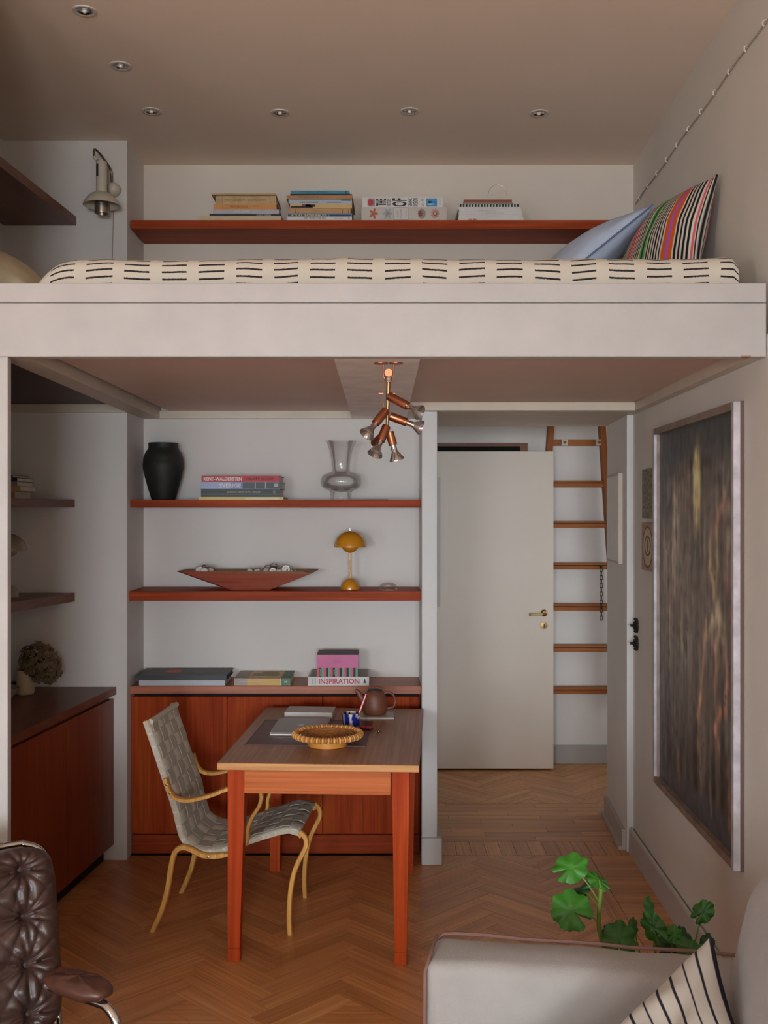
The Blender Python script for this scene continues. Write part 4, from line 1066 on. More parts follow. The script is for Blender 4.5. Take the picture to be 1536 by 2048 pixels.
for k_, (a, b, c, d0, d1) in enumerate(spots):
    p = A(*a, d0); q = A(*b, d0 + (d1 - d0) * .6); e = A(*c, d1)
    dr = (q - p).normalized(); Ls = (q - p).length; M = frame_to(p, q)
    hd = G().lathe([(.0135, 0), (.0138, .002), (.0138, Ls - .002), (.0135, Ls)], 20, M=M).obj('spot_holder', M_copper, sp, True)
    if k_ == 5: continue
    G().lathe([(.009, Ls), (.0095, Ls + .006), (.0095, Ls + .022), (.011, Ls + .024)], 18, M=M).obj('bulb_socket', M_chrome, hd, True)
    G().lathe([(.011, Ls + .023), (.014, Ls + .029), (.020, Ls + .039), (.0245, Ls + .048), (.0245, Ls + .051), (.022, Ls + .051), (.010, Ls + .034), (.001, Ls + .031)], 24, M=M).obj('reflector_bulb', plain('bulb_reflector', C(170, 162, 158), .15, .8), hd, True)

# ------------------------------------------------------------------ recessed ceiling spots
GD = 'recessed ceiling spotlights'
dl = thing('downlight', 'round recessed ceiling spotlight', 'downlight', (0, 0, 0), 0, GD)
G().lathe([(.043, 0), (.042, -.003), (.036, -.005), (.030, -.003), (.029, .0)], 32, caps=False).obj('trim_ring', plain('downlight_ring', C(206, 196, 184), .4), dl)
G().lathe([(.029, -.003), (.027, -.0035), (.022, -.001), (.012, -.0006), (.001, -.0004)], 28, caps=False).obj('reflector', M_chrome, dl)
G().lathe([(.009, -.001), (.008, -.006), (.004, -.009), (.001, -.0095)], 16).obj('bulb', plain('bulb_glass', C(226, 222, 214), .2), dl)
for i, (x, y, l) in enumerate(((169, 21, 'recessed ceiling spotlight nearest the top left corner'), (241, 131, 'second recessed spotlight from the front in the left ceiling row'), (303, 222, 'recessed spotlight at the back left corner of the ceiling'), (560, 225, 'recessed spotlight of the back row above the first book stacks'), (819, 222, 'recessed spotlight of the back row above the graphic design book'), (1078, 226, 'rightmost recessed spotlight of the back row'))):
    o = dl if i == 0 else copy_tree(dl)
    d = (CZ - H) * F / (1024 - y); p = at(x, y, d); o.location = (p.x, d, CZ - .0002); o['label'] = l

# ------------------------------------------------------------------ loft: wall lamp, bedding, cable
wl_ = thing('wall_lamp', 'cream wall lamp with dome shade on the loft pier', 'lamp', (-1.282, 5.0, 3.19))
M_cl = plain('cream_lacquer', C(202, 190, 172), .35, var=.03)
G().sphere((-1.282, 4.978, 3.19), .033, 24, 14).obj('wall_ball', M_cl, wl_, True)
G().tube(smooth_path([(-1.290, 4.97, 3.215), (-1.292, 4.965, 3.275), (-1.31, 4.92, 3.31), (-1.33, 4.87, 3.335), (-1.3385, 4.853, 3.335), (-1.3395, 4.85, 3.32), (-1.339, 4.85, 3.295)], 5), .0055, 10).obj('bent_arm', plain('grey_brass', C(132, 112, 88), .35, .8), wl_, True)
cx, cy = -1.305, 4.85
G().lathe([(.024, 3.125), (.0245, 3.13), (.0245, 3.275), (.022, 3.275), (.022, 3.13)], 28, c=(cx, cy, 0), caps=False).obj('tube', M_cl, wl_, True)
G().box(cx - .0185, cx - .008, cy - .0255, cy - .02, 3.205, 3.262, bev=.002).obj('slot', I_black, wl_, True)
G().tube([(-1.339, 4.85, 3.30), (-1.325, 4.85, 3.285)], .008, 8).obj('tube_clamp', M_cl, wl_, True)
G().lathe([(.024, 3.137), (.045, 3.129), (.065, 3.112), (.078, 3.092), (.0845, 3.076), (.0825, 3.076), (.075, 3.093), (.062, 3.110), (.043, 3.126), (.024, 3.133)], 40, c=(cx, cy, 0)).obj('shade', M_cl, wl_, True)
G().lathe([(.031, 3.038), (.0315, 3.04), (.031, 3.10), (.029, 3.10), (.0295, 3.04), (.031, 3.038)], 28, c=(cx, cy, 0), caps=False).obj('inner_cylinder', M_steel, wl_, True)
tag(G().tube(smooth_path([(-1.288, 5.006, 3.16), (-1.292, 5.006, 3.0), (-1.296, 5.006, 2.84), (-1.305, 5.006, 2.6)]), .0018, 5).obj('lamp_cord', plain('pale_cord', C(170, 140, 122), .6)), 'thin cord hanging down from the loft wall lamp', 'cord')

# mattress under a hand woven cover with black dashes
def cover_mat():
    m, nt, b = _new('mudcloth')
    uv = _n(nt, 'ShaderNodeUVMap')
    nz = _n(nt, 'ShaderNodeTexNoise', Scale=9.0, Detail=2.0); nt.links.new(uv.outputs[0], nz.inputs['Vector'])
    nz2 = _n(nt, 'ShaderNodeTexNoise', Scale=260.0, Detail=2.0); nt.links.new(uv.outputs[0], nz2.inputs['Vector'])
    sp_ = _n(nt, 'ShaderNodeSeparateXYZ'); nt.links.new(uv.outputs[0], sp_.inputs[0])
    def mth(op, a, c=None):
        n = _n(nt, 'ShaderNodeMath', _operation=op)
        for i, q in enumerate((a, c)):
            if q is None: continue
            if isinstance(q, (int, float)): n.inputs[i].default_value = q
            else: nt.links.new(q, n.inputs[i])
        return n.outputs[0]
    wob = mth('MULTIPLY', mth('SUBTRACT', nz.outputs['Fac'], .5), .018)
    fuzz = mth('MULTIPLY', mth('SUBTRACT', nz2.outputs['Fac'], .5), .0035)
    u = mth('DIVIDE', mth('ADD', sp_.outputs['X'], wob),   .1185)
    col = mth('FLOOR', u); fu = mth('SUBTRACT', u, col)
    slope = mth('MULTIPLY', mth('SINE', mth('MULTIPLY', col, 2.4)), .010)
    vv = mth('ADD', mth('ADD', sp_.outputs['Y'], fuzz), mth('MULTIPLY', slope, mth('SUBTRACT', fu, .5)))
    v = mth('DIVIDE', mth('ADD', vv, mth('MULTIPLY', mth('SINE', mth('MULTIPLY', col, 5.1)), .004)), .0235)
    fv = mth('SUBTRACT', v, mth('FLOOR', v))
    dash = mth('MULTIPLY', mth('LESS_THAN', mth('ABSOLUTE', mth('SUBTRACT', fu, .5)), .34), mth('LESS_THAN', mth('ABSOLUTE', mth('SUBTRACT', fv, .5)), .125))
    mx = _n(nt, 'ShaderNodeMix', _data_type='RGBA')
    nt.links.new(dash, mx.inputs[0]); mx.inputs[6].default_value = C(206, 194, 178); mx.inputs[7].default_value = C(50, 45, 44)
    nt.links.new(mx.outputs[2], b.inputs['Base Color']); b.inputs['Roughness'].default_value = .95; b.inputs['Specular IOR Level'].default_value = .15
    bp = _n(nt, 'ShaderNodeBump', Strength=.35, Distance=.002); nt.links.new(nz2.outputs['Fac'], bp.inputs['Height']); nt.links.new(bp.outputs[0], b.inputs['Normal'])
    return m
def bed_cover():
    nx, pr = 150, []
    # section from the front bottom over the top to the back
    y0, y1, zb, zt, rr = 3.335, 5.05, 2.2505, 2.472, .05
    for k in range(7): pr.append((y0, zb + (zt - rr - zb) * k / 6))
    for k in range(1, 9):
        a = PI / 2 * k / 8; pr.append((y0 + rr - rr * math.cos(a), zt - rr + rr * math.sin(a)))
    for k in range(1, 31): pr.append((y0 + rr + (y1 - y0 - 2 * rr) * k / 30, zt))
    for k in range(1, 7):
        a = PI / 2 * k / 6; pr.append((y1 - rr + rr * math.sin(a), zt - rr + rr * math.cos(a)))
    for k in range(1, 4): pr.append((y1, zt - rr + (zb - zt + rr) * k / 3))
    arc = [0]
    for i in range(1, len(pr)): arc.append(arc[-1] + math.hypot(pr[i][0] - pr[i - 1][0], pr[i][1] - pr[i - 1][1]))
    vs = []; uvs = []
    X0, X1 = -1.135, 1.128
    for i in range(nx + 1):
        t = i / nx; x = X0 + (X1 - X0) * t
        endl = max(0.0, 1 - (x - X0) / .16); endr = max(0.0, 1 - (X1 - x) / .02)
        drop = .20 * (1 - math.sqrt(max(0, 1 - endl ** 2))) + .02 * endr ** 2
        for j, (y, z) in enumerate(pr):
            nzv = noise.noise(Vector((x * 5, y * 4, 1.3))) * .010 + noise.noise(Vector((x * 17, z * 9, 7.7))) * .004 + .010 * (x > .3) * (x - .3)
            f = (z - zb) / (zt - zb)
            zz = zb + (z - zb) * (1 - drop / (zt - zb)) + nzv * f
            yy = y - noise.noise(Vector((x * 6, z * 6, 3.1))) * .006 * (1 if j < 15 else 0)
            vs.append((x, yy, max(zz, zb))); uvs.append((x + 1.2, arc[j]))
    n = len(pr); fs = [(i * n + j, i * n + j + 1, (i + 1) * n + j + 1, (i + 1) * n + j) for i in range(nx) for j in range(n - 1)]
    fs += [tuple(range(n - 1, -1, -1)), tuple(nx * n + j for j in range(n))]
    me = bpy.data.meshes.new('bed_cover'); me.from_pydata(vs, [], fs)
    ul = me.uv_layers.new(name='UVMap')
    for l in me.loops: ul.data[l.index].uv = uvs[l.vertex_index]
    me.polygons.foreach_set('use_smooth', [True] * len(me.polygons)); me.materials.append(cover_mat()); me.set_sharp_from_angle(angle=1.0)
    o = bpy.data.objects.new('mattress', me); COL.objects.link(o); return o
tag(bed_cover(), 'loft mattress under a cream hand woven cover with rows of black dashes', 'mattress')

M_blue = plain('light_blue_cotton', C(196, 206, 226), .9, var=.04, vscale=10, bump=.2, bscale=25)
bpil = thing('pillow', 'light blue cotton pillow leaning in front of the loft shelf', 'pillow', (.98, 4.75, 2.48))
pc_ = [(.54, 4.98, 2.60), (.66, 4.42, 2.57), (1.155, 4.50, 2.975), (1.19, 5.03, 2.98)]
cushion('pillow_case', M_blue, pc_, .20, bpil, 28, 28, puff=.5, pinch=.08, wr=.012)
G().tube([Vector(pc_[1]).lerp(Vector(pc_[2]), t) + Vector((-.004, -.006, 0)) for t in [k / 10 for k in range(11)]], .004, 6).obj('piping', plain('blue_piping', C(112, 126, 158), .9), bpil, True)
# striped cushion
W_, K_ = C(214, 202, 186), C(30, 27, 28)
bars = []
def thin(n):
    for _ in range(n): bars.extend([(1, K_), (1, W_)])
thin(9); bars += [(1.6, C(206, 32, 70)), (.7, W_), (1.6, C(206, 32, 70)), (.7, W_), (1.4, C(206, 32, 70)), (.8, W_)]
thin(4); bars += [(1.6, C(112, 176, 44)), (1.8, C(18, 70, 110)), (1.8, C(112, 176, 44)), (1, W_)]
thin(6); bars += [(2.2, C(212, 92, 26)), (2.4, C(176, 92, 168)), (2.4, C(212, 92, 26)), (1, W_)]
for _ in range(4): bars += [(1.4, K_), (1.2, W_)]
bars += [(.5, C(212, 92, 26)), (.5, C(196, 92, 130)), (.4, C(212, 92, 26)), (.3, W_), (.4, K_), (.3, W_), (.3, K_)]
tot = sum(b[0] for b in bars)
def stripe(u, v):
    q = u * tot; s = 0
    for w_, c_ in bars:
        s += w_
        if q <= s: return c_
    return bars[-1][1]
cushion('cushion', vcol('woven_stripes', .9, .2, 500, .2), [(.90, 4.36, 2.49), (1.125, 3.79, 2.49), (1.2, 3.78, 2.875), (1.13, 4.38, 2.925)], .17, None, 240, 24, colfun=stripe, puff=.5, pinch=.1, wr=.006)
tag(bpy.data.objects['cushion'], 'multicoloured striped cushion leaning on the right loft wall', 'cushion')
cushion('pillow', plain('cream_pillow', C(188, 172, 140), .9, var=.06, vscale=12), [(-1.66, 3.62, 2.60), (-1.15, 3.42, 2.36), (-1.16, 3.85, 2.38), (-1.64, 4.22, 2.66)], .20, None, 20, 20)
tag(bpy.data.objects['pillow.001'], 'cream pillow at the left end of the loft bed', 'pillow')

# cable clipped along the right loft wall
cz = 3.214; ccol = plain('cable_white', C(186, 172, 158), .5)
cb_ = thing('cable', 'thin white cable clipped along the right loft wall', 'cable', (RXU(4.3), 4.3, cz))
G().tube([(RXU(y) - .004, y, cz + .004 * math.sin(y * 9)) for y in [3.0 + .1 * k for k in range(24)]], .0032, 6).obj('wire', ccol, cb_, True)
for k in range(11):
    y = 3.34 + k * .185
    G().tube([(RXU(y) - .001, y, cz + .012), (RXU(y) - .009, y, cz + .006), (RXU(y) - .010, y, cz - .004), (RXU(y) - .004, y, cz - .009)], .003, 6).obj('clip', plain('clip_white', C(214, 204, 192), .4), cb_, True)

# ------------------------------------------------------------------ hallway: door, frame, ladder
M_dw = wood('door_frame_wood', C(120, 64, 32), C(146, 84, 46), 'X', .5)
fr = thing('door_2', 'dark wooden door frame high behind the white door', 'door', (.5, 6.93, 0)); fr['kind'] = 'structure'
G().box(.06, .945, 6.905, 6.939, 2.092, 2.113).obj('frame_head', M_dw, fr, True)
G().box(.895, .945, 6.905, 6.939, 0, 2.092).obj('frame_side', M_dw, fr, True)
G().box(.06, .895, 6.925, 6.939, 0, 2.092).obj('leaf_or_dark_opening', M_dark, fr, True)  # black sheet painted in for the dark of the doorway opening
dr = thing('door_1', 'flat cream white door standing open in the hallway', 'door', (.27, 6.75, 0)); dr['kind'] = 'structure'
G().box(.20, 1.088, 6.742, 6.782, .012, 2.05, bev=.002).obj('leaf_or_dark_opening', M_doorp, dr, True)
hd = at(1088, 1226, 6.742)
G().lathe([(.023, 0), (.022, .004), (.014, .007), (.012, .012)], 24, M=frame_to(hd, hd + Vector((0, -1, 0)))).obj('rosette', M_brass, dr, True)
hn = G().tube([hd + Vector((0, -.008, 0)), hd + Vector((0, -.045, 0)), hd + Vector((-.02, -.05, -.004))], .008, 10).obj('handle', M_brass, dr, True)
G().tube([hd + Vector((-.018, -.05, -.004)), hd + Vector((-.095, -.05, -.006))], .0085, 12).obj('grip', plain('ivory_grip', C(206, 184, 128), .4), hn, True)
G().tube([hd + Vector((-.093, -.05, -.006)), hd + Vector((-.101, -.05, -.006))], .0095, 12).obj('end_cap', M_brass, hn, True)
kh = at(1088, 1251, 6.742)
ks = G().lathe([(.023, 0), (.022, .004), (.001, .005)], 24, M=frame_to(kh, kh + Vector((0, -1, 0)))).obj('keyhole_plate', M_brass, dr, True)
G().box(kh.x - .003, kh.x + .003, kh.y - .0065, kh.y - .004, kh.z - .011, kh.z + .009).obj('keyhole', I_black, ks, True)

ld_ = thing('ladder', 'reddish pine ladder hung on the hallway wall', 'ladder', (1.256, 6.86, .45))
sL = F / 6.86
hw = lambda y: (46 + .066 * (y - 860)) / sL
zz = lambda y: H - (y - 1024) / sL
for s in (-1, 1):
    vs = []
    for y in (828, 1400):
        xi = 1.256 + s * hw(y); xo = xi + s * .036
        a, b = min(xi, xo), max(xi, xo)
        vs += [(a, 6.82, zz(y)), (b, 6.82, zz(y)), (b, 6.90, zz(y)), (a, 6.90, zz(y))]
    G().add(vs, [(0, 1, 2, 3), (7, 6, 5, 4)] + [(k, (k + 1) % 4, 4 + (k + 1) % 4, 4 + k) for k in range(4)]).obj('side_rail', M_pineZ, ld_, True)
for y in (968, 1049, 1132, 1214, 1296, 1380):
    g = G(); g.box(1.256 - hw(y) - .004, 1.256 + hw(y) + .004, 6.825, 6.895, zz(y) - .0215, zz(y) + .0215, bev=.003)
    o = g.obj('rung', M_pine, ld_, True)
    G().box(1.256 - hw(y), 1.256 + hw(y), 6.822, 6.826, zz(y) + .004, zz(y) + .008).obj('rung_groove', M_dark, o, True)
y = 885; G().box(1.256 - hw(y) - .004, 1.256 + hw(y) + .004, 6.86, 6.885, zz(y) - .021, zz(y) + .021, bev=.002).obj('cross_bar', M_pine, ld_, True)
for x in (1129, 1198):
    c = at(x, 885, 6.84)
    hb = tag(G().box(c.x - .0205, c.x + .0205, c.y - .015, 6.859, c.z - .0205, c.z + .0205, bev=.002).obj('hook_block', plain('ivory_block', C(206, 194, 172), .5)), 'ivory hook block %s on the ladder crossbar' % ('left' if x < 1150 else 'right'), 'hook')
    G().lathe([(.010, 0), (.009, .006), (.001, .009)], 16, M=frame_to((c.x, c.y - .015, c.z), (c.x, c.y - 1, c.z))).obj('knob', M_pine, hb)
ch = thing('chain', 'dark iron chain hanging from a ladder rung', 'chain', (1.41, 6.80, 1.3))
c0 = at(1203, 1134, 6.80)
G().sphere((c0.x, 6.817, c0.z + .003), .010, 12, 8).obj('stud', M_black, ch, True)
nl = 13; step = .0262
for k in range(nl):
    cz_ = c0.z - .004 - (k + .5) * step
    a = []
    for q in range(14):
        t = 2 * PI * q / 14; dx = .0085 * math.cos(t); dz = .0165 * math.sin(t)
        a.append((c0.x + (dx if k % 2 == 0 else 0), 6.806 + (dx if k % 2 else 0), cz_ + dz))
    G().tube(a, .0026, 6, closed=True).obj('link', M_black, ch, True)

# pale framed picture on the jamb, and the white board edge behind the partition
pf = thing('framed_picture', 'shallow white framed drawing on the right jamb of the opening', 'picture', (1.19, 5.48, 1.3))
jx = lambda y: 1.187 + .0667 * (y - 5.15)
def jprism(y0, y1, off0, off1, z0, z1, name, mat):
    G().prism([(jx(y0) - off0, y0), (jx(y1) - off0, y1), (jx(y1) - off1, y1), (jx(y0) - off1, y0)], z0, z1).obj(name, mat, pf, True)
jprism(5.26, 5.66, .0, .020, 1.40, 1.855, 'frame', plain('limed_frame', C(196, 180, 166), .5))
jprism(5.272, 5.648, .0202, .0206, 1.412, 1.843, 'drawing', plain('drawing_paper', C(240, 236, 232), .7, var=.04, vscale=9))
tag(G().box(.2515, .279, 5.22, 5.66, 1.19, 1.83, bev=.002).obj('wall_board', M_white), 'white board edge on the hallway side of the partition', 'board')

# ------------------------------------------------------------------ right wall: painting, tiles, switch
AXW = Vector((-.0266, -1, 0)).normalized()          # along the wall, towards the viewer
NW = Vector((-1, .0266, 0)).normalized()            # out of the wall
def onwall(y, z, out=0.0):
    p = Vector((RX(y), y, z)) + NW * out; return p
def wallbox(y0, y1, z0, z1, o0, o1, name, mat, par):
    vs = [onwall(y, z, o) for y in (y0, y1) for z in (z0, z1) for o in (o0, o1)]
    return G().add(vs, [(0, 1, 3, 2), (4, 6, 7, 5), (0, 4, 5, 1), (2, 3, 7, 6), (0, 2, 6, 4), (1, 5, 7, 3)]).obj(name, mat, par, True)
pt = thing('painting', 'tall dark abstract painting in a worn silver frame on the right wall', 'painting', tuple(onwall(4.0, .49)))
PY0, PY1, PZ0, PZ1 = 3.42, 4.57, .49, 2.02
nyy, nzz = 150, 210
rng = np.random.RandomState(4)
S, T = np.meshgrid(np.linspace(0, 1, nyy + 1), np.linspace(0, 1, nzz + 1), indexing='ij')   # S: far -> near, T: bottom -> top
def lin(r, g, b): return np.array(C(r, g, b)[:3])
def sm(n, fs, ft, seed):
    out = np.zeros_like(S)
    for i in range(S.shape[0]):
        for j in range(S.shape[1]):
            out[i, j] = noise.noise(Vector((S[i, j] * fs + seed, T[i, j] * ft, seed * 1.7)))
    return out
n1 = sm(0, 14, 2.2, 1.0); n2 = sm(0, 45, 5, 2.0); n3_ = sm(0, 5, 5, 3.0); n4 = sm(0, 30, 30, 4.0)
img = np.zeros(S.shape + (3,)); img[:] = lin(98, 82, 68)
def mixc(mask, c):
    global img
    m_ = np.clip(mask, 0, 1)[..., None]; img = img * (1 - m_) + lin(*c) * m_
mixc(.5 + .9 * n1, (74, 62, 52)); mixc(.9 * n2 + .15, (124, 108, 92)); mixc(np.clip(n3_ * 1.2, 0, .6), (84, 66, 54))
edge = lambda x, a, b: np.clip((x - a) / (b - a), 0, 1)
mixc(edge(S, .52, .95) * (.55 + n1) * edge(T, .75, .3), (46, 40, 33))            # darker towards the near side
mixc(edge(T, .30, .16) * (.75 + n1), (44, 31, 22))
arch = .92 - .16 * ((S - .56) / .5) ** 2 + .012 * n4
mixc(edge(T, arch - .02, arch + .02), (54, 58, 58)); mixc(np.exp(-((T - arch + .02) / .022) ** 2) * edge(S, .08, .2) * 1.1, (42, 30, 24))
mixc(edge(S, .07, .02), (70, 66, 74)); mixc(edge(T, .085 + .02 * n3_, .055 + .02 * n3_), (58, 56, 62))
def blob(s, t, a, b, c, k=1.0, rot=0.0):
    ds, dt = S - s, T - t
    mixc(k * np.exp(-((ds / a) ** 2 + (dt / b) ** 2)) * (.75 + .8 * n2 + .5 * n4), c)
def stroke(pts, wdt, c, k=.9):
    for (s0, t0), (s1, t1) in zip(pts[:-1], pts[1:]):
        ds, dt = s1 - s0, t1 - t0; L2 = ds * ds + dt * dt + 1e-9
        u = np.clip(((S - s0) * ds + (T - t0) * dt) / L2, 0, 1)
        d2 = (S - s0 - u * ds) ** 2 + (T - t0 - u * dt) ** 2
        mixc(.55 * k * np.exp(-d2 / (1.5 * wdt) ** 2) * (.7 + .9 * n2 + .5 * n4), c)
blob(.40, .62, .22, .16, (128, 110, 94), .55); blob(.35, .40, .2, .12, (120, 108, 96), .5); blob(.25, .22, .12, .1, (112, 100, 90), .5); blob(.75, .85, .2, .05, (70, 52, 42), .7)
blob(.22, .83, .10, .05, (136, 112, 92), .7); blob(.45, .85, .12, .06, (126, 98, 80), .6); blob(.85, .84, .12, .07, (128, 112, 102), .5); blob(.22, .78, .1, .02, (58, 48, 42), .8)
blob(.55, .825, .045, .075, (206, 182, 82), 1.2); blob(.55, .86, .03, .04, (214, 196, 110), .9); stroke([(.53, .93), (.55, .80), (.52, .73)], .014, (196, 168, 70))
blob(.26, .735, .035, .06, (206, 192, 150), 1.1); stroke([(.26, .79), (.25, .70), (.24, .62), (.25, .56)], .018, (176, 152, 110)); blob(.25, .67, .05, .06, (160, 138, 108), .9)
stroke([(.1, .70), (.12, .6), (.16, .5), (.17, .40)], .016, (166, 134, 88), .7); stroke([(.32, .52), (.34, .44), (.4, .38)], .010, (180, 156, 80), .7)
blob(.13, .655, .05, .05, (146, 122, 106), .8)
stroke([(.74, .72), (.8, .76), (.86, .80)], .012, (190, 110, 80), .8); blob(.75, .675, .05, .07, (96, 92, 74), .9); stroke([(.71, .72), (.71, .64), (.75, .58)], .011, (196, 142, 60)); stroke([(.78, .73), (.79, .65), (.76, .58)], .009, (176, 140, 70))
stroke([(.9, .80), (.91, .70), (.90, .64)], .022, (178, 160, 120), .9); blob(.92, .62, .03, .03, (176, 96, 92), .9)
blob(.80, .49, .085, .07, (146, 124, 92), .95); stroke([(.63, .44), (.72, .50), (.80, .54), (.86, .49)], .014, (186, 164, 120)); stroke([(.77, .45), (.79, .40), (.77, .36)], .016, (190, 120, 84)); stroke([(.88, .44), (.90, .38), (.88, .33)], .014, (190, 116, 84))
stroke([(.66, .50), (.62, .40), (.60, .31), (.56, .25)], .009, (206, 136, 60), 1); stroke([(.56, .25), (.57, .20), (.58, .14)], .012, (150, 92, 44), .8)
stroke([(.88, .31), (.80, .30), (.77, .26), (.80, .22)], .010, (196, 106, 44), 1); stroke([(.92, .55), (.96, .45), (.98, .36)], .008, (164, 84, 60), .7)
stroke([(.30, .12), (.31, .05)], .010, (150, 88, 40), .9); stroke([(.90, .19), (.92, .06)], .010, (140, 84, 40), .8); stroke([(.70, .16), (.72, .05)], .008, (120, 112, 104), .6)
blob(.92, .25, .06, .05, (90, 94, 92), .6); blob(.96, .30, .03, .09, (66, 84, 62), .6); blob(.5, .70, .02, .03, (60, 40, 32), .9)
for _ in range(40): blob(rng.uniform(.08, .95), rng.uniform(.08, .7), .006, .006, (40, 32, 28), .9)
img = np.clip(img * 1.9 * (1 + .35 * n4[..., None]), 0, 1); gm = img.mean(2, keepdims=True); img = gm + (img - gm) * .62
vs = []; cols = []
for i in range(nyy + 1):
    yv = PY1 - .025 - (PY1 - PY0 - .05) * S[i, 0]
    for j in range(nzz + 1):
        vs.append(onwall(yv, PZ0 + .025 + (PZ1 - PZ0 - .05) * T[0, j], .012 + .0015 * n4[i, j])); cols.append((*img[i, j], 1))
m_ = nzz + 1
fs = [(i * m_ + j, (i + 1) * m_ + j, (i + 1) * m_ + j + 1, i * m_ + j + 1) for i in range(nyy) for j in range(nzz)]
g = G(); g.add(vs, fs, True); g.obj('canvas', vcol('oil_paint', .45, .12, 90, .5), pt, True, colors=cols)
wallbox(PY0 + .02, PY1 - .02, PZ0 + .02, PZ1 - .02, .001, .010, 'backing_board', M_dark, pt)
M_fr = plain('worn_silver_leaf', C(186, 176, 178), .45, .25, var=.22, vscale=18, bump=.1)
M_fr2 = plain('worn_silver_leaf_dark', C(146, 126, 112), .5, .2, var=.25, vscale=18)
fw = .026
for (a, b, c, d_) in ((PY0, PY0 + fw, PZ0, PZ1), (PY1 - fw, PY1, PZ0, PZ1)): wallbox(a, b, c, d_, .001, .034, 'frame_stile', M_fr, pt)
for (a, b, c, d_) in ((PY0 + fw, PY1 - fw, PZ0, PZ0 + fw), (PY0 + fw, PY1 - fw, PZ1 - fw, PZ1)): wallbox(a, b, c, d_, .001, .034, 'frame_rail', M_fr2, pt)
for (a, b, c, d_) in ((PY0 + fw, PY0 + fw + .008, PZ0 + fw, PZ1 - fw), (PY1 - fw - .008, PY1 - fw, PZ0 + fw, PZ1 - fw)): wallbox(a, b, c, d_, .001, .022, 'inner_lip', M_fr2, pt)
wallbox(PY0 - .004, PY0, PZ0 - .002, PZ1 + .002, .001, .012, 'outer_edge', plain('frame_brown', C(96, 70, 58), .6), pt)

def tile(label, y0, y1, z0, z1, base, seed, oval):
    r = thing('ceramic_tile', label, 'tile', tuple(onwall((y0 + y1) / 2, z0)), 0, 'small ceramic tiles by the painting')
    wallbox(y0, y1, z0, z1, .001, .022, 'tile_body', plain('tile_edge_%d' % seed, base, .6, var=.2, vscale=30), r)
    n_ = 44; vs = []; cols = []
    for i in range(n_ + 1):
        for j in range(n_ + 1):
            s, t = i / n_, j / n_
            vs.append(onwall(y1 - (y1 - y0) * s, z0 + (z1 - z0) * t, .0225))
            q = noise.noise(Vector((s * 16 + seed, t * 16, seed)))
            if oval:
                rr = math.hypot((s - .5) / .40, (t - .5) / .42); r2 = math.hypot((s - .5) / .24, (t - .52) / .2)
                c = C(166, 128, 104) if rr > 1.04 else (C(62, 46, 34) if rr > .94 or .86 < r2 < 1.1 or (abs(s - .5) < .03 and abs(t - .52) < .12) else C(190, 168, 130))
            else: c = C(70, 62, 50) if q > .12 else (C(128, 116, 94) if q > -.2 else C(150, 138, 112))
            k = 1 + q * .4; cols.append((c[0] * k, c[1] * k, c[2] * k, 1))
    fs = [(i * (n_ + 1) + j, (i + 1) * (n_ + 1) + j, (i + 1) * (n_ + 1) + j + 1, i * (n_ + 1) + j + 1) for i in range(n_) for j in range(n_)]
    g = G(); g.add(vs, fs, True); g.obj('decor', vcol('tile_print', .5, .3, 150), r, True, colors=cols)
tile('upper dark patterned relief tile beside the painting', 4.60, 4.83, 1.632, 1.855, C(160, 118, 58), 5, False)
tile('lower pinkish tile with an oval ornament beside the painting', 4.60, 4.84, 1.395, 1.61, C(110, 104, 96), 9, True)
sw = thing('wall_switch', 'ornate black double switch on the right wall', 'switch', tuple(onwall(5.04, 1.07)))
for zc in (1.115, 1.03):
    c = onwall(5.04, zc, .001)
    g = G().lathe([(.036, 0), (.034, .006), (.022, .010), (.020, .014), (.014, .018), (.001, .020)], 20, M=frame_to(c, c + NW)); pl = g.obj('switch_plate', M_black, sw, True)
    for q in range(6):
        a = q * PI / 3; e = c + AXW * .033 * math.cos(a) + Vector((0, 0, .033 * math.sin(a)))
        G().sphere(tuple(e + NW * .006), .007, 8, 6).obj('scallop', M_black, pl, True)
    G().tube([c + NW * .016, c + NW * .032], .006, 8).obj('toggle', M_black, pl, True)

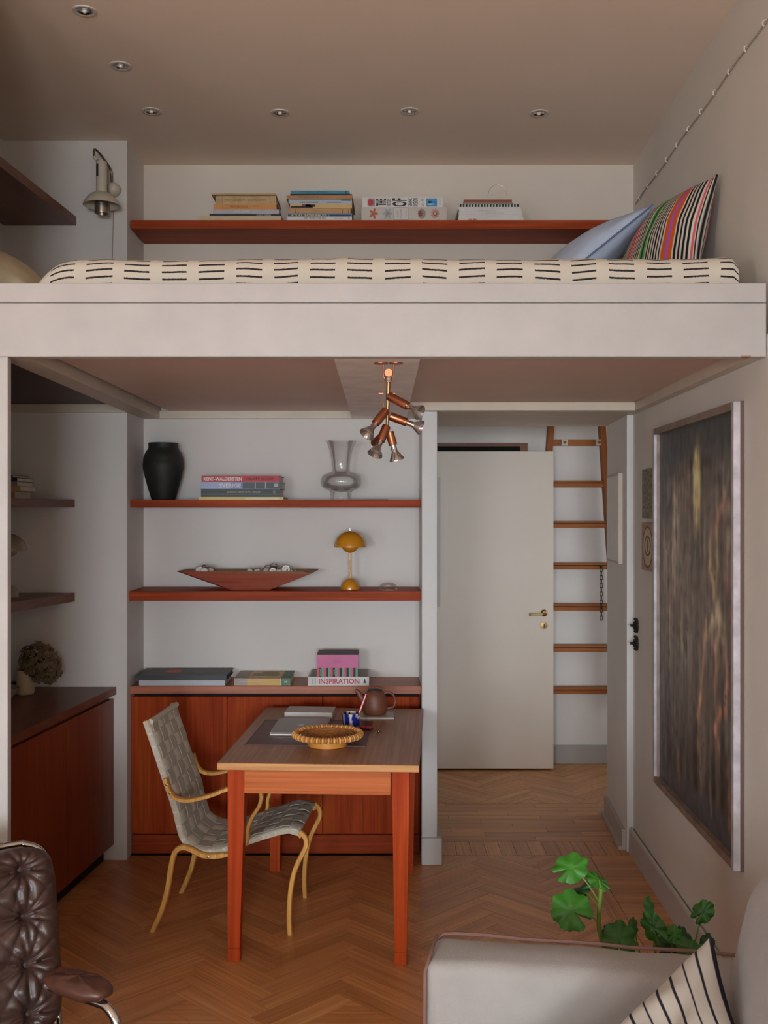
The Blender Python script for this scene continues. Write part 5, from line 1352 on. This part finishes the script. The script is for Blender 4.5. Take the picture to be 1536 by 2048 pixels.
# ------------------------------------------------------------------ geranium behind the sofa
pl_ = thing('potted_geranium', 'green geranium in a pot behind the linen sofa arm', 'plant', (.72, 2.98, 0))
G().lathe([(.085, 0), (.09, .005), (.115, .20), (.125, .205), (.125, .24), (.112, .24), (.105, .2), (.08, .02), (.001, .02)], 32).obj('pot', plain('terracotta', C(150, 84, 58), .8, var=.08), pl_)
G().lathe([(.106, .21), (.001, .218)], 24).obj('soil', plain('soil', C(44, 32, 24), 1, bump=.6, bscale=60), pl_)
M_leaf = [plain('leaf_green_%d' % i, c, .45, var=.22, vscale=26, bump=.25, bscale=45) for i, c in enumerate((C(52, 118, 26), C(40, 98, 26), C(30, 74, 26)))]
M_stem = plain('stem_green', C(120, 150, 58), .5)
rl = random.Random(11)
def leaf(px_, py_, R_, tilt, spin, d, tone, squash=1.0, stem_to=None, face=(0, -1, .8)):
    c = at(px_, py_, d); Rm = R_ * d / F
    nrm = Vector(face).normalized(); nrm = (nrm + Vector((tilt, 0, 0))).normalized()
    q = nrm.to_track_quat('Z', 'Y').to_matrix().to_4x4() @ Matrix.Rotation(spin, 4, 'Z')
    M = Matrix.Translation(c) @ q
    rings, seg_ = 6, 56; vs = [(0, 0, -.004)]; fs = []
    for r in range(1, rings + 1):
        f = r / rings
        for k in range(seg_):
            a = 2 * PI * k / seg_; notch = math.exp(-((a - PI) / .16) ** 2)
            lob = 1 + .16 * (abs(math.cos(3.5 * a)) ** .6 - .75) * f ** 2 + .025 * math.cos(28 * a) * f ** 4 - .80 * notch * (.4 + .6 * f)
            rad = Rm * f * lob
            z = .07 * Rm * math.cos(7 * a) * f * f - .16 * Rm * f * f + .05 * Rm * math.sin(2 * a + spin) * f
            vs.append((rad * math.cos(a), rad * math.sin(a) * squash, z))
    for k in range(seg_): fs.append((0, 1 + k, 1 + (k + 1) % seg_))
    for r in range(rings - 1):
        for k in range(seg_): fs.append((1 + r * seg_ + k, 1 + r * seg_ + (k + 1) % seg_, 1 + (r + 1) * seg_ + (k + 1) % seg_, 1 + (r + 1) * seg_ + k))
    N_ = len(vs); top = list(vs); bot = [(x, y, z - .0012) for x, y, z in vs]
    rim = [1 + (rings - 1) * seg_ + k for k in range(seg_)]
    fs2 = fs + [tuple(N_ + i for i in reversed(f)) for f in fs] + [(rim[k], rim[(k + 1) % seg_], N_ + rim[(k + 1) % seg_], N_ + rim[k]) for k in range(seg_)]
    g = G(); g.add(top + bot, fs2, True, M); lf = g.obj('leaf', M_leaf[tone], pl_, True)
    if stem_to is not None:
        e = Vector(stem_to); mid = c.lerp(e, .5) + Vector((0, 0, .012))
        G().tube(smooth_path([c + nrm * -.005, mid, e], 4), .0022, 6).obj('petiole', M_stem, lf, True)
DD = 2.93
main = [at(1210, 1900, DD), at(1199, 1862, DD), at(1198, 1830, DD), at(1201, 1795, DD), at(1202, 1776, DD)]
base = Vector((.70, 2.96, .21))
G().tube(smooth_path([base, at(1225, 1935, DD)] + main, 4), .0065, 8).obj('stem', M_stem, pl_, True)
leaf(1141, 1735, 37, -.1, .5, DD, 0, .8, at(1198, 1803, DD)); leaf(1197, 1760, 29, .2, 2.0, DD + .02, 0, .62, at(1201, 1782, DD), face=(0, -.6, 1))
leaf(1156, 1782, 32, -.5, 1.0, DD + .05, 2, .5, at(1199, 1815, DD), face=(-.3, -.5, 1)); leaf(1143, 1820, 43, -.15, 2.6, DD - .03, 0, .92, at(1197, 1845, DD), face=(-.1, -1, .7))
leaf(1240, 1878, 38, .0, 1.4, DD - .05, 1, .9, base + Vector((0, 0, .06))); leaf(1304, 1818, 30, .5, .8, DD, 1, .55, base + Vector((.08, 0, .03)), face=(.2, -.5, .6))
leaf(1306, 1856, 34, -.2, 2.3, DD - .04, 1, .7, base + Vector((.07, 0, .03)), face=(-.5, -1, .3)); leaf(1347, 1868, 20, .1, .3, DD - .02, 0, .9, base + Vector((.1, 0, .03)))
leaf(1372, 1871, 22, .2, 1.9, DD + .03, 2, .5, base + Vector((.1, 0, .03))); leaf(1378, 1897, 26, -.1, 2.7, DD - .06, 1, .8, base + Vector((.1, 0, .02)))
leaf(1404, 1824, 27, -.3, .9, DD, 1, .75, base + Vector((.13, 0, .02)), face=(-.4, -1, .5)); leaf(1416, 1893, 28, .1, 1.2, DD, 2, .6, base + Vector((.12, 0, .02)))
leaf(1334, 1893, 28, 0, .4, DD + .02, 2, .8, base + Vector((.09, 0, .02))); leaf(1268, 1852, 18, .3, 1.2, DD + .03, 1, .6, base + Vector((.05, 0, .05)))
leaf(1220, 1870, 22, -.4, 2.2, DD + .03, 2, .7, base + Vector((.0, 0, .05))); leaf(1405, 1908, 22, 0, 2.2, DD - .06, 1, .8, base + Vector((.1, 0, .02)))

# ------------------------------------------------------------------ linen sofa
SR = math.radians(-11)
sofa = thing('sofa', 'cream linen sofa with brown piping in the right foreground', 'sofa', (.13, 2.64, 0), SR)
M_lin = plain('cream_linen', C(158, 151, 146), .9, var=.04, vscale=14, bump=.3, bscale=240, sheen=.15, spec=.2)
M_pip = plain('brown_piping', C(118, 84, 74), .8)
def soft_box(x0, x1, y0, y1, z0, z1, bev, name, mat, par, bulge=.012, seg=5, sub=10, seed=0.0, wr=.004):
    bm = bmesh.new(); bmesh.ops.create_cube(bm, size=1)
    for q in bm.verts: q.co = ((x0 + x1) / 2 + q.co.x * (x1 - x0), (y0 + y1) / 2 + q.co.y * (y1 - y0), (z0 + z1) / 2 + q.co.z * (z1 - z0))
    bmesh.ops.bevel(bm, geom=bm.edges[:], offset=bev, segments=seg, affect='EDGES', profile=.5)
    bmesh.ops.subdivide_edges(bm, edges=[e for e in bm.edges if e.calc_length() > .08], cuts=sub, use_grid_fill=True)
    cx, cy, cz_ = (x0 + x1) / 2, (y0 + y1) / 2, (z0 + z1) / 2
    for q in bm.verts:
        u, v, t = (q.co.x - cx) / (x1 - x0) * 2, (q.co.y - cy) / (y1 - y0) * 2, (q.co.z - cz_) / (z1 - z0) * 2
        k = bulge; n_ = noise.noise(Vector((q.co.x * 9 + seed, q.co.y * 9, q.co.z * 9))) * wr + noise.noise(Vector((q.co.x * 30 + seed, q.co.y * 12, q.co.z * 4))) * wr * .5
        q.co.x += (k * u * (1 - v * v) * (1 - t * t)) + n_; q.co.y += (k * v * (1 - u * u) * (1 - t * t)) + n_; q.co.z += (k * t * (1 - u * u) * (1 - v * v)) + n_
    bm.verts.index_update(); g = G()
    g.add([q.co.copy() for q in bm.verts], [tuple(v.index for v in f.verts) for f in bm.faces], True); bm.free()
    o = g.obj(name, mat, par); o.data.set_sharp_from_angle(angle=1.4); return o
# local frame: x towards the wall, y away from the viewer; the arm closes the far end
soft_box(0, .92, -.17, 0, .06, .60, .028, 'arm', M_lin, sofa, .012, seed=1)
G().tube([(.004, -.006, .06), (.004, -.006, .586), (.02, -.004, .603)] + [(.05 + .085 * k, -.004, .606 + .002 * math.sin(k * 2.1)) for k in range(9)], .0045, 7).obj('piping', M_pip, sofa)
G().tube([(-.002, -.165, .06), (-.003, -.166, .30), (-.002, -.163, .57), (.004, -.15, .592), (.006, -.1, .603), (.006, -.02, .604)], .0045, 7).obj('piping', M_pip, sofa)
soft_box(.05, .90, -1.85, -.17, .06, .30, .03, 'base', M_lin, sofa, .0, seed=2)
soft_box(.03, .70, -1.0, -.185, .29, .43, .05, 'seat_cushion', M_lin, sofa, .02, seed=3)
soft_box(.03, .70, -1.84, -1.01, .29, .43, .05, 'seat_cushion', M_lin, sofa, .02, seed=4)
soft_box(.76, .93, -1.85, .0, .06, .80, .06, 'back', M_lin, sofa, .0, seed=5)
for k_, (ya, yb) in enumerate(((-1.0, -.19), (-1.83, -1.02))):
    bc = soft_box(.655, .83, ya, yb, .42, .905, .08, 'back_cushion', M_lin, sofa, .02, seed=6 + k_, wr=.006)
    for q in bc.data.vertices: q.co.x += (q.co.z - .55) * .22
soft_box(0, .92, -2.03, -1.86, .06, .60, .028, 'arm', M_lin, sofa, .012, seed=8)
for x in (.06, .86):
    for y in (-.08, -1.95): G().box(x - .025, x + .025, y - .025, y + .025, 0, .07).obj('foot', M_beech, sofa)
def ticking(u, v):
    q = (u * 12) % 1.0; return C(36, 36, 46) if q < .15 else C(190, 182, 172)
cushion('cushion', vcol('ticking_cloth', .9, .2, 500, .2), [(.69, 2.21, .765), (.33, 2.07, .50), (.41, 1.76, .51), (.665, 1.88, .65)], .13, None, 200, 30, colfun=ticking, puff=.5, pinch=.06, wr=.012)
tag(bpy.data.objects['cushion.001'], 'white cushion with thin dark stripes in the corner of the sofa', 'cushion')

# ------------------------------------------------------------------ brown leather lounge chair
lc = thing('lounge_chair', 'worn brown leather lounge chair with chrome frame at the lower left', 'chair', (-1.05, 2.45, 0))
def leather_mat(name, c1, c2, worn):
    m, nt, b = _new(name)
    tc = _n(nt, 'ShaderNodeTexCoord'); nz = _n(nt, 'ShaderNodeTexNoise', Scale=14.0, Detail=5.0); nt.links.new(tc.outputs['Object'], nz.inputs['Vector'])
    r = _ramp(nt, [(.3, c1), (.62, c2), (.80, worn)]); nt.links.new(nz.outputs['Fac'], r.inputs['Fac']); nt.links.new(r.outputs[0], b.inputs['Base Color'])
    b.inputs['Roughness'].default_value = .42; b.inputs['Coat Weight'].default_value = .0
    n2_ = _n(nt, 'ShaderNodeTexNoise', Scale=90.0, Detail=4.0); nt.links.new(tc.outputs['Object'], n2_.inputs['Vector'])
    bp = _n(nt, 'ShaderNodeBump', Strength=.22, Distance=.003); nt.links.new(n2_.outputs['Fac'], bp.inputs['Height']); nt.links.new(bp.outputs[0], b.inputs['Normal'])
    return m
M_lea = leather_mat('brown_leather', C(52, 33, 28), C(66, 43, 36), C(86, 58, 46))
M_lea2 = leather_mat('worn_tan_leather', C(66, 38, 28), C(88, 50, 36), C(134, 80, 46))
def tufted(name, TR, TL, BL, BR, nu, nv, cols_u, rows_v, thick, par):
    TR, TL, BL, BR = map(Vector, (TR, TL, BL, BR))
    nrm = (TL - BL).cross(TR - TL).normalized()
    if nrm.y > 0 and abs(nrm.y) > .2: nrm = -nrm
    btn = [((i + .5) / cols_u, (j + .5) / rows_v) for i in range(cols_u) for j in range(rows_v)]
    Lu, Lv = (TR - TL).length, (TL - BL).length
    vs = []
    for side in (0, 1):
        for i in range(nu + 1):
            for j in range(nv + 1):
                u, v = i / nu, j / nv
                cu_, cv_ = (2 * u - 1), (2 * v - 1); rc = 1 - .10 * (abs(cu_) ** 6) * (abs(cv_) ** 6); uq, vq = .5 + .5 * cu_ * rc, .5 + .5 * cv_ * rc
                p = (BL * (1 - uq) + BR * uq) * (1 - vq) + (TL * (1 - uq) + TR * uq) * vq
                eu = min(1, min(u, 1 - u) * Lu / .055); ev = min(1, min(v, 1 - v) * Lv / .055)
                e = math.sqrt(max(0, eu * (2 - eu))) * math.sqrt(max(0, ev * (2 - ev)))
                if side == 0:
                    h = thick * (.35 + .65 * e); pull = 0; rad = 0
                    for bu, bv in btn:
                        du, dv = (u - bu) * Lu, (v - bv) * Lv; d2 = math.hypot(du, dv)
                        pull = max(pull, math.exp(-(d2 / .022) ** 2))
                        rad += math.exp(-(d2 / .085) ** 2) * .0085 * (abs(math.cos(math.atan2(dv, du) * 5.5 + bu * 20 + bv * 9)) ** .5 - .6) * 1.8 * min(1, d2 / .012)
                        if abs(du) < .19: pull = max(pull, .5 * math.exp(-(dv / .014) ** 2) * max(0, 1 - abs(du) / .19))
                    h += (-.036 * pull + rad + .006 * noise.noise(Vector((u * 9, v * 14, 2.0)))) * e
                    vs.append(p + nrm * h)
                else: vs.append(p - nrm * .004)
    N_ = (nu + 1) * (nv + 1); fs = []
    for s_ in (0, 1):
        for i in range(nu):
            for j in range(nv):
                k = s_ * N_ + i * (nv + 1) + j; fs.append((k, k + nv + 1, k + nv + 2, k + 1))
    ring = [i * (nv + 1) for i in range(nu + 1)] + [nu * (nv + 1) + j for j in range(1, nv + 1)] + [i * (nv + 1) + nv for i in range(nu - 1, -1, -1)] + [j for j in range(nv - 1, 0, -1)]
    for i in range(len(ring)): fs.append((ring[i], ring[(i + 1) % len(ring)], ring[(i + 1) % len(ring)] + N_, ring[i] + N_))
    g = G(); g.add(vs, fs, True); o = g.obj(name, M_lea, par, True); o.data.set_sharp_from_angle(angle=2.0)
    for bu, bv in btn:
        p = (BL * (1 - bu) + BR * bu) * (1 - bv) + (TL * (1 - bu) + TR * bu) * bv + nrm * (thick - .036)
        G().lathe([(.010, 0), (.009, .004), (.001, .006)], 14, M=frame_to(p, p + nrm)).obj('button', M_lea, o, True)
    return nrm
rv = Vector((.80, .60, 0)); fv = Vector((.60, -.80, 0))
TR = Vector((-.945, 2.95, .735)); BR = Vector((-.872, 2.82, .28)); TL = TR - rv * .60; BL = BR - rv * .60
nb = tufted('back_cushion', TR, TL, BL, BR, 120, 150, 3, 4, .10, lc)
SF = BR + fv * .62 + Vector((0, 0, .06)); 
tufted('seat_cushion', BR + Vector((0, 0, .02)), BL + Vector((0, 0, .02)), SF - rv * .60, SF, 60, 60, 4, 3, .10, lc)
up = (TR - BR).normalized()
tube_pts = smooth_path([BL - nb * .01 - rv * .012, TL - nb * .012 - rv * .012 - up * .05, TL - nb * .012 + rv * .045 + up * .008, TR - nb * .012 - rv * .12 + up * .008, TR - nb * .012 - rv * .06 + up * .002, TR - nb * .012 - rv * .018 - up * .022, TR - nb * .012 - rv * .004 - up * .07, BR.lerp(TR, .5) - nb * .016 + rv * .002, BR - nb * .02 + rv * .006], 8)
G().tube(tube_pts, .0105, 12).obj('back_tube', M_chrome, lc, True)
q0 = TL.lerp(TR, .15) - nb * .012 + up * .008; q1 = TL.lerp(TR, .80) - nb * .012 + up * .008
G().tube([q0, q1], .0125, 12).obj('tube_sleeve', M_steel, lc, True)
# worn edge seam on the right side of the back
G().tube([BR.lerp(TR, t) + nb * (.030 + .004 * math.sin(t * 40)) - rv * .004 for t in [.12 + .76 * k / 27 for k in range(28)]], [.0035 + .0012 * math.sin(k * 1.7) for k in range(28)], 6).obj('edge_seam', M_lea2, lc, True)
# padded armrest on a bent chrome tube
def armrest(sd):
    off = Vector((0, 0, 0)) if sd > 0 else -Vector((.8, .6, 0)) * .72
    c = Vector((-.775, 2.66, .462)) + off; fv = Vector((.86, -.51, 0)); rv = Vector((.51, .86, 0))
    g = G(); vs = []; n_, m2 = 36, 14
    for i in range(m2 + 1):
        ph = -PI / 2 + PI * i / m2
        for k in range(n_):
            a = 2 * PI * k / n_
            ex = math.copysign(abs(math.cos(a)) ** .75, math.cos(a)) * .105; ey = math.copysign(abs(math.sin(a)) ** .75, math.sin(a)) * .047
            cp_ = max(.0, math.cos(ph)) ** .45
            w_ = noise.noise(Vector((ex * 30, ey * 30, ph))) * .006 + noise.noise(Vector((ex * 70, ey * 70, ph * 2))) * .003
            vs.append(c + fv * ex * cp_ + rv * ey * cp_ + Vector((0, 0, .022 * math.sin(ph) + w_)))
    fs = [(i * n_ + k, i * n_ + (k + 1) % n_, (i + 1) * n_ + (k + 1) % n_, (i + 1) * n_ + k) for i in range(m2) for k in range(n_)]
    g.add(vs, fs, True); o = g.obj('armrest_pad', M_lea2, lc, True)
    f0 = c + fv * .06 - Vector((0, 0, .028))
    pth = smooth_path([c - fv * .10 - Vector((0, 0, .028)), f0, c + fv * .105 - Vector((0, 0, .034)), c + fv * .135 - Vector((0, 0, .07)), c + fv * .145 - Vector((0, 0, .16)), Vector(((c + fv * .15).x, (c + fv * .15).y, .03)), Vector(((c + fv * .12).x, (c + fv * .12).y, .0125)), Vector(((c - fv * .35).x, (c - fv * .35).y, .0125))], 6)
    G().tube(pth, .012, 12).obj('arm_tube', M_chrome, lc, True)
armrest(1); armrest(-1)
G().tube([Vector((-.778, 2.65, .0125)) - fv * .35, Vector((-.778, 2.65, .0125)) - fv * .35 - rv * .70], .012, 10).obj('floor_tube', M_chrome, lc, True)
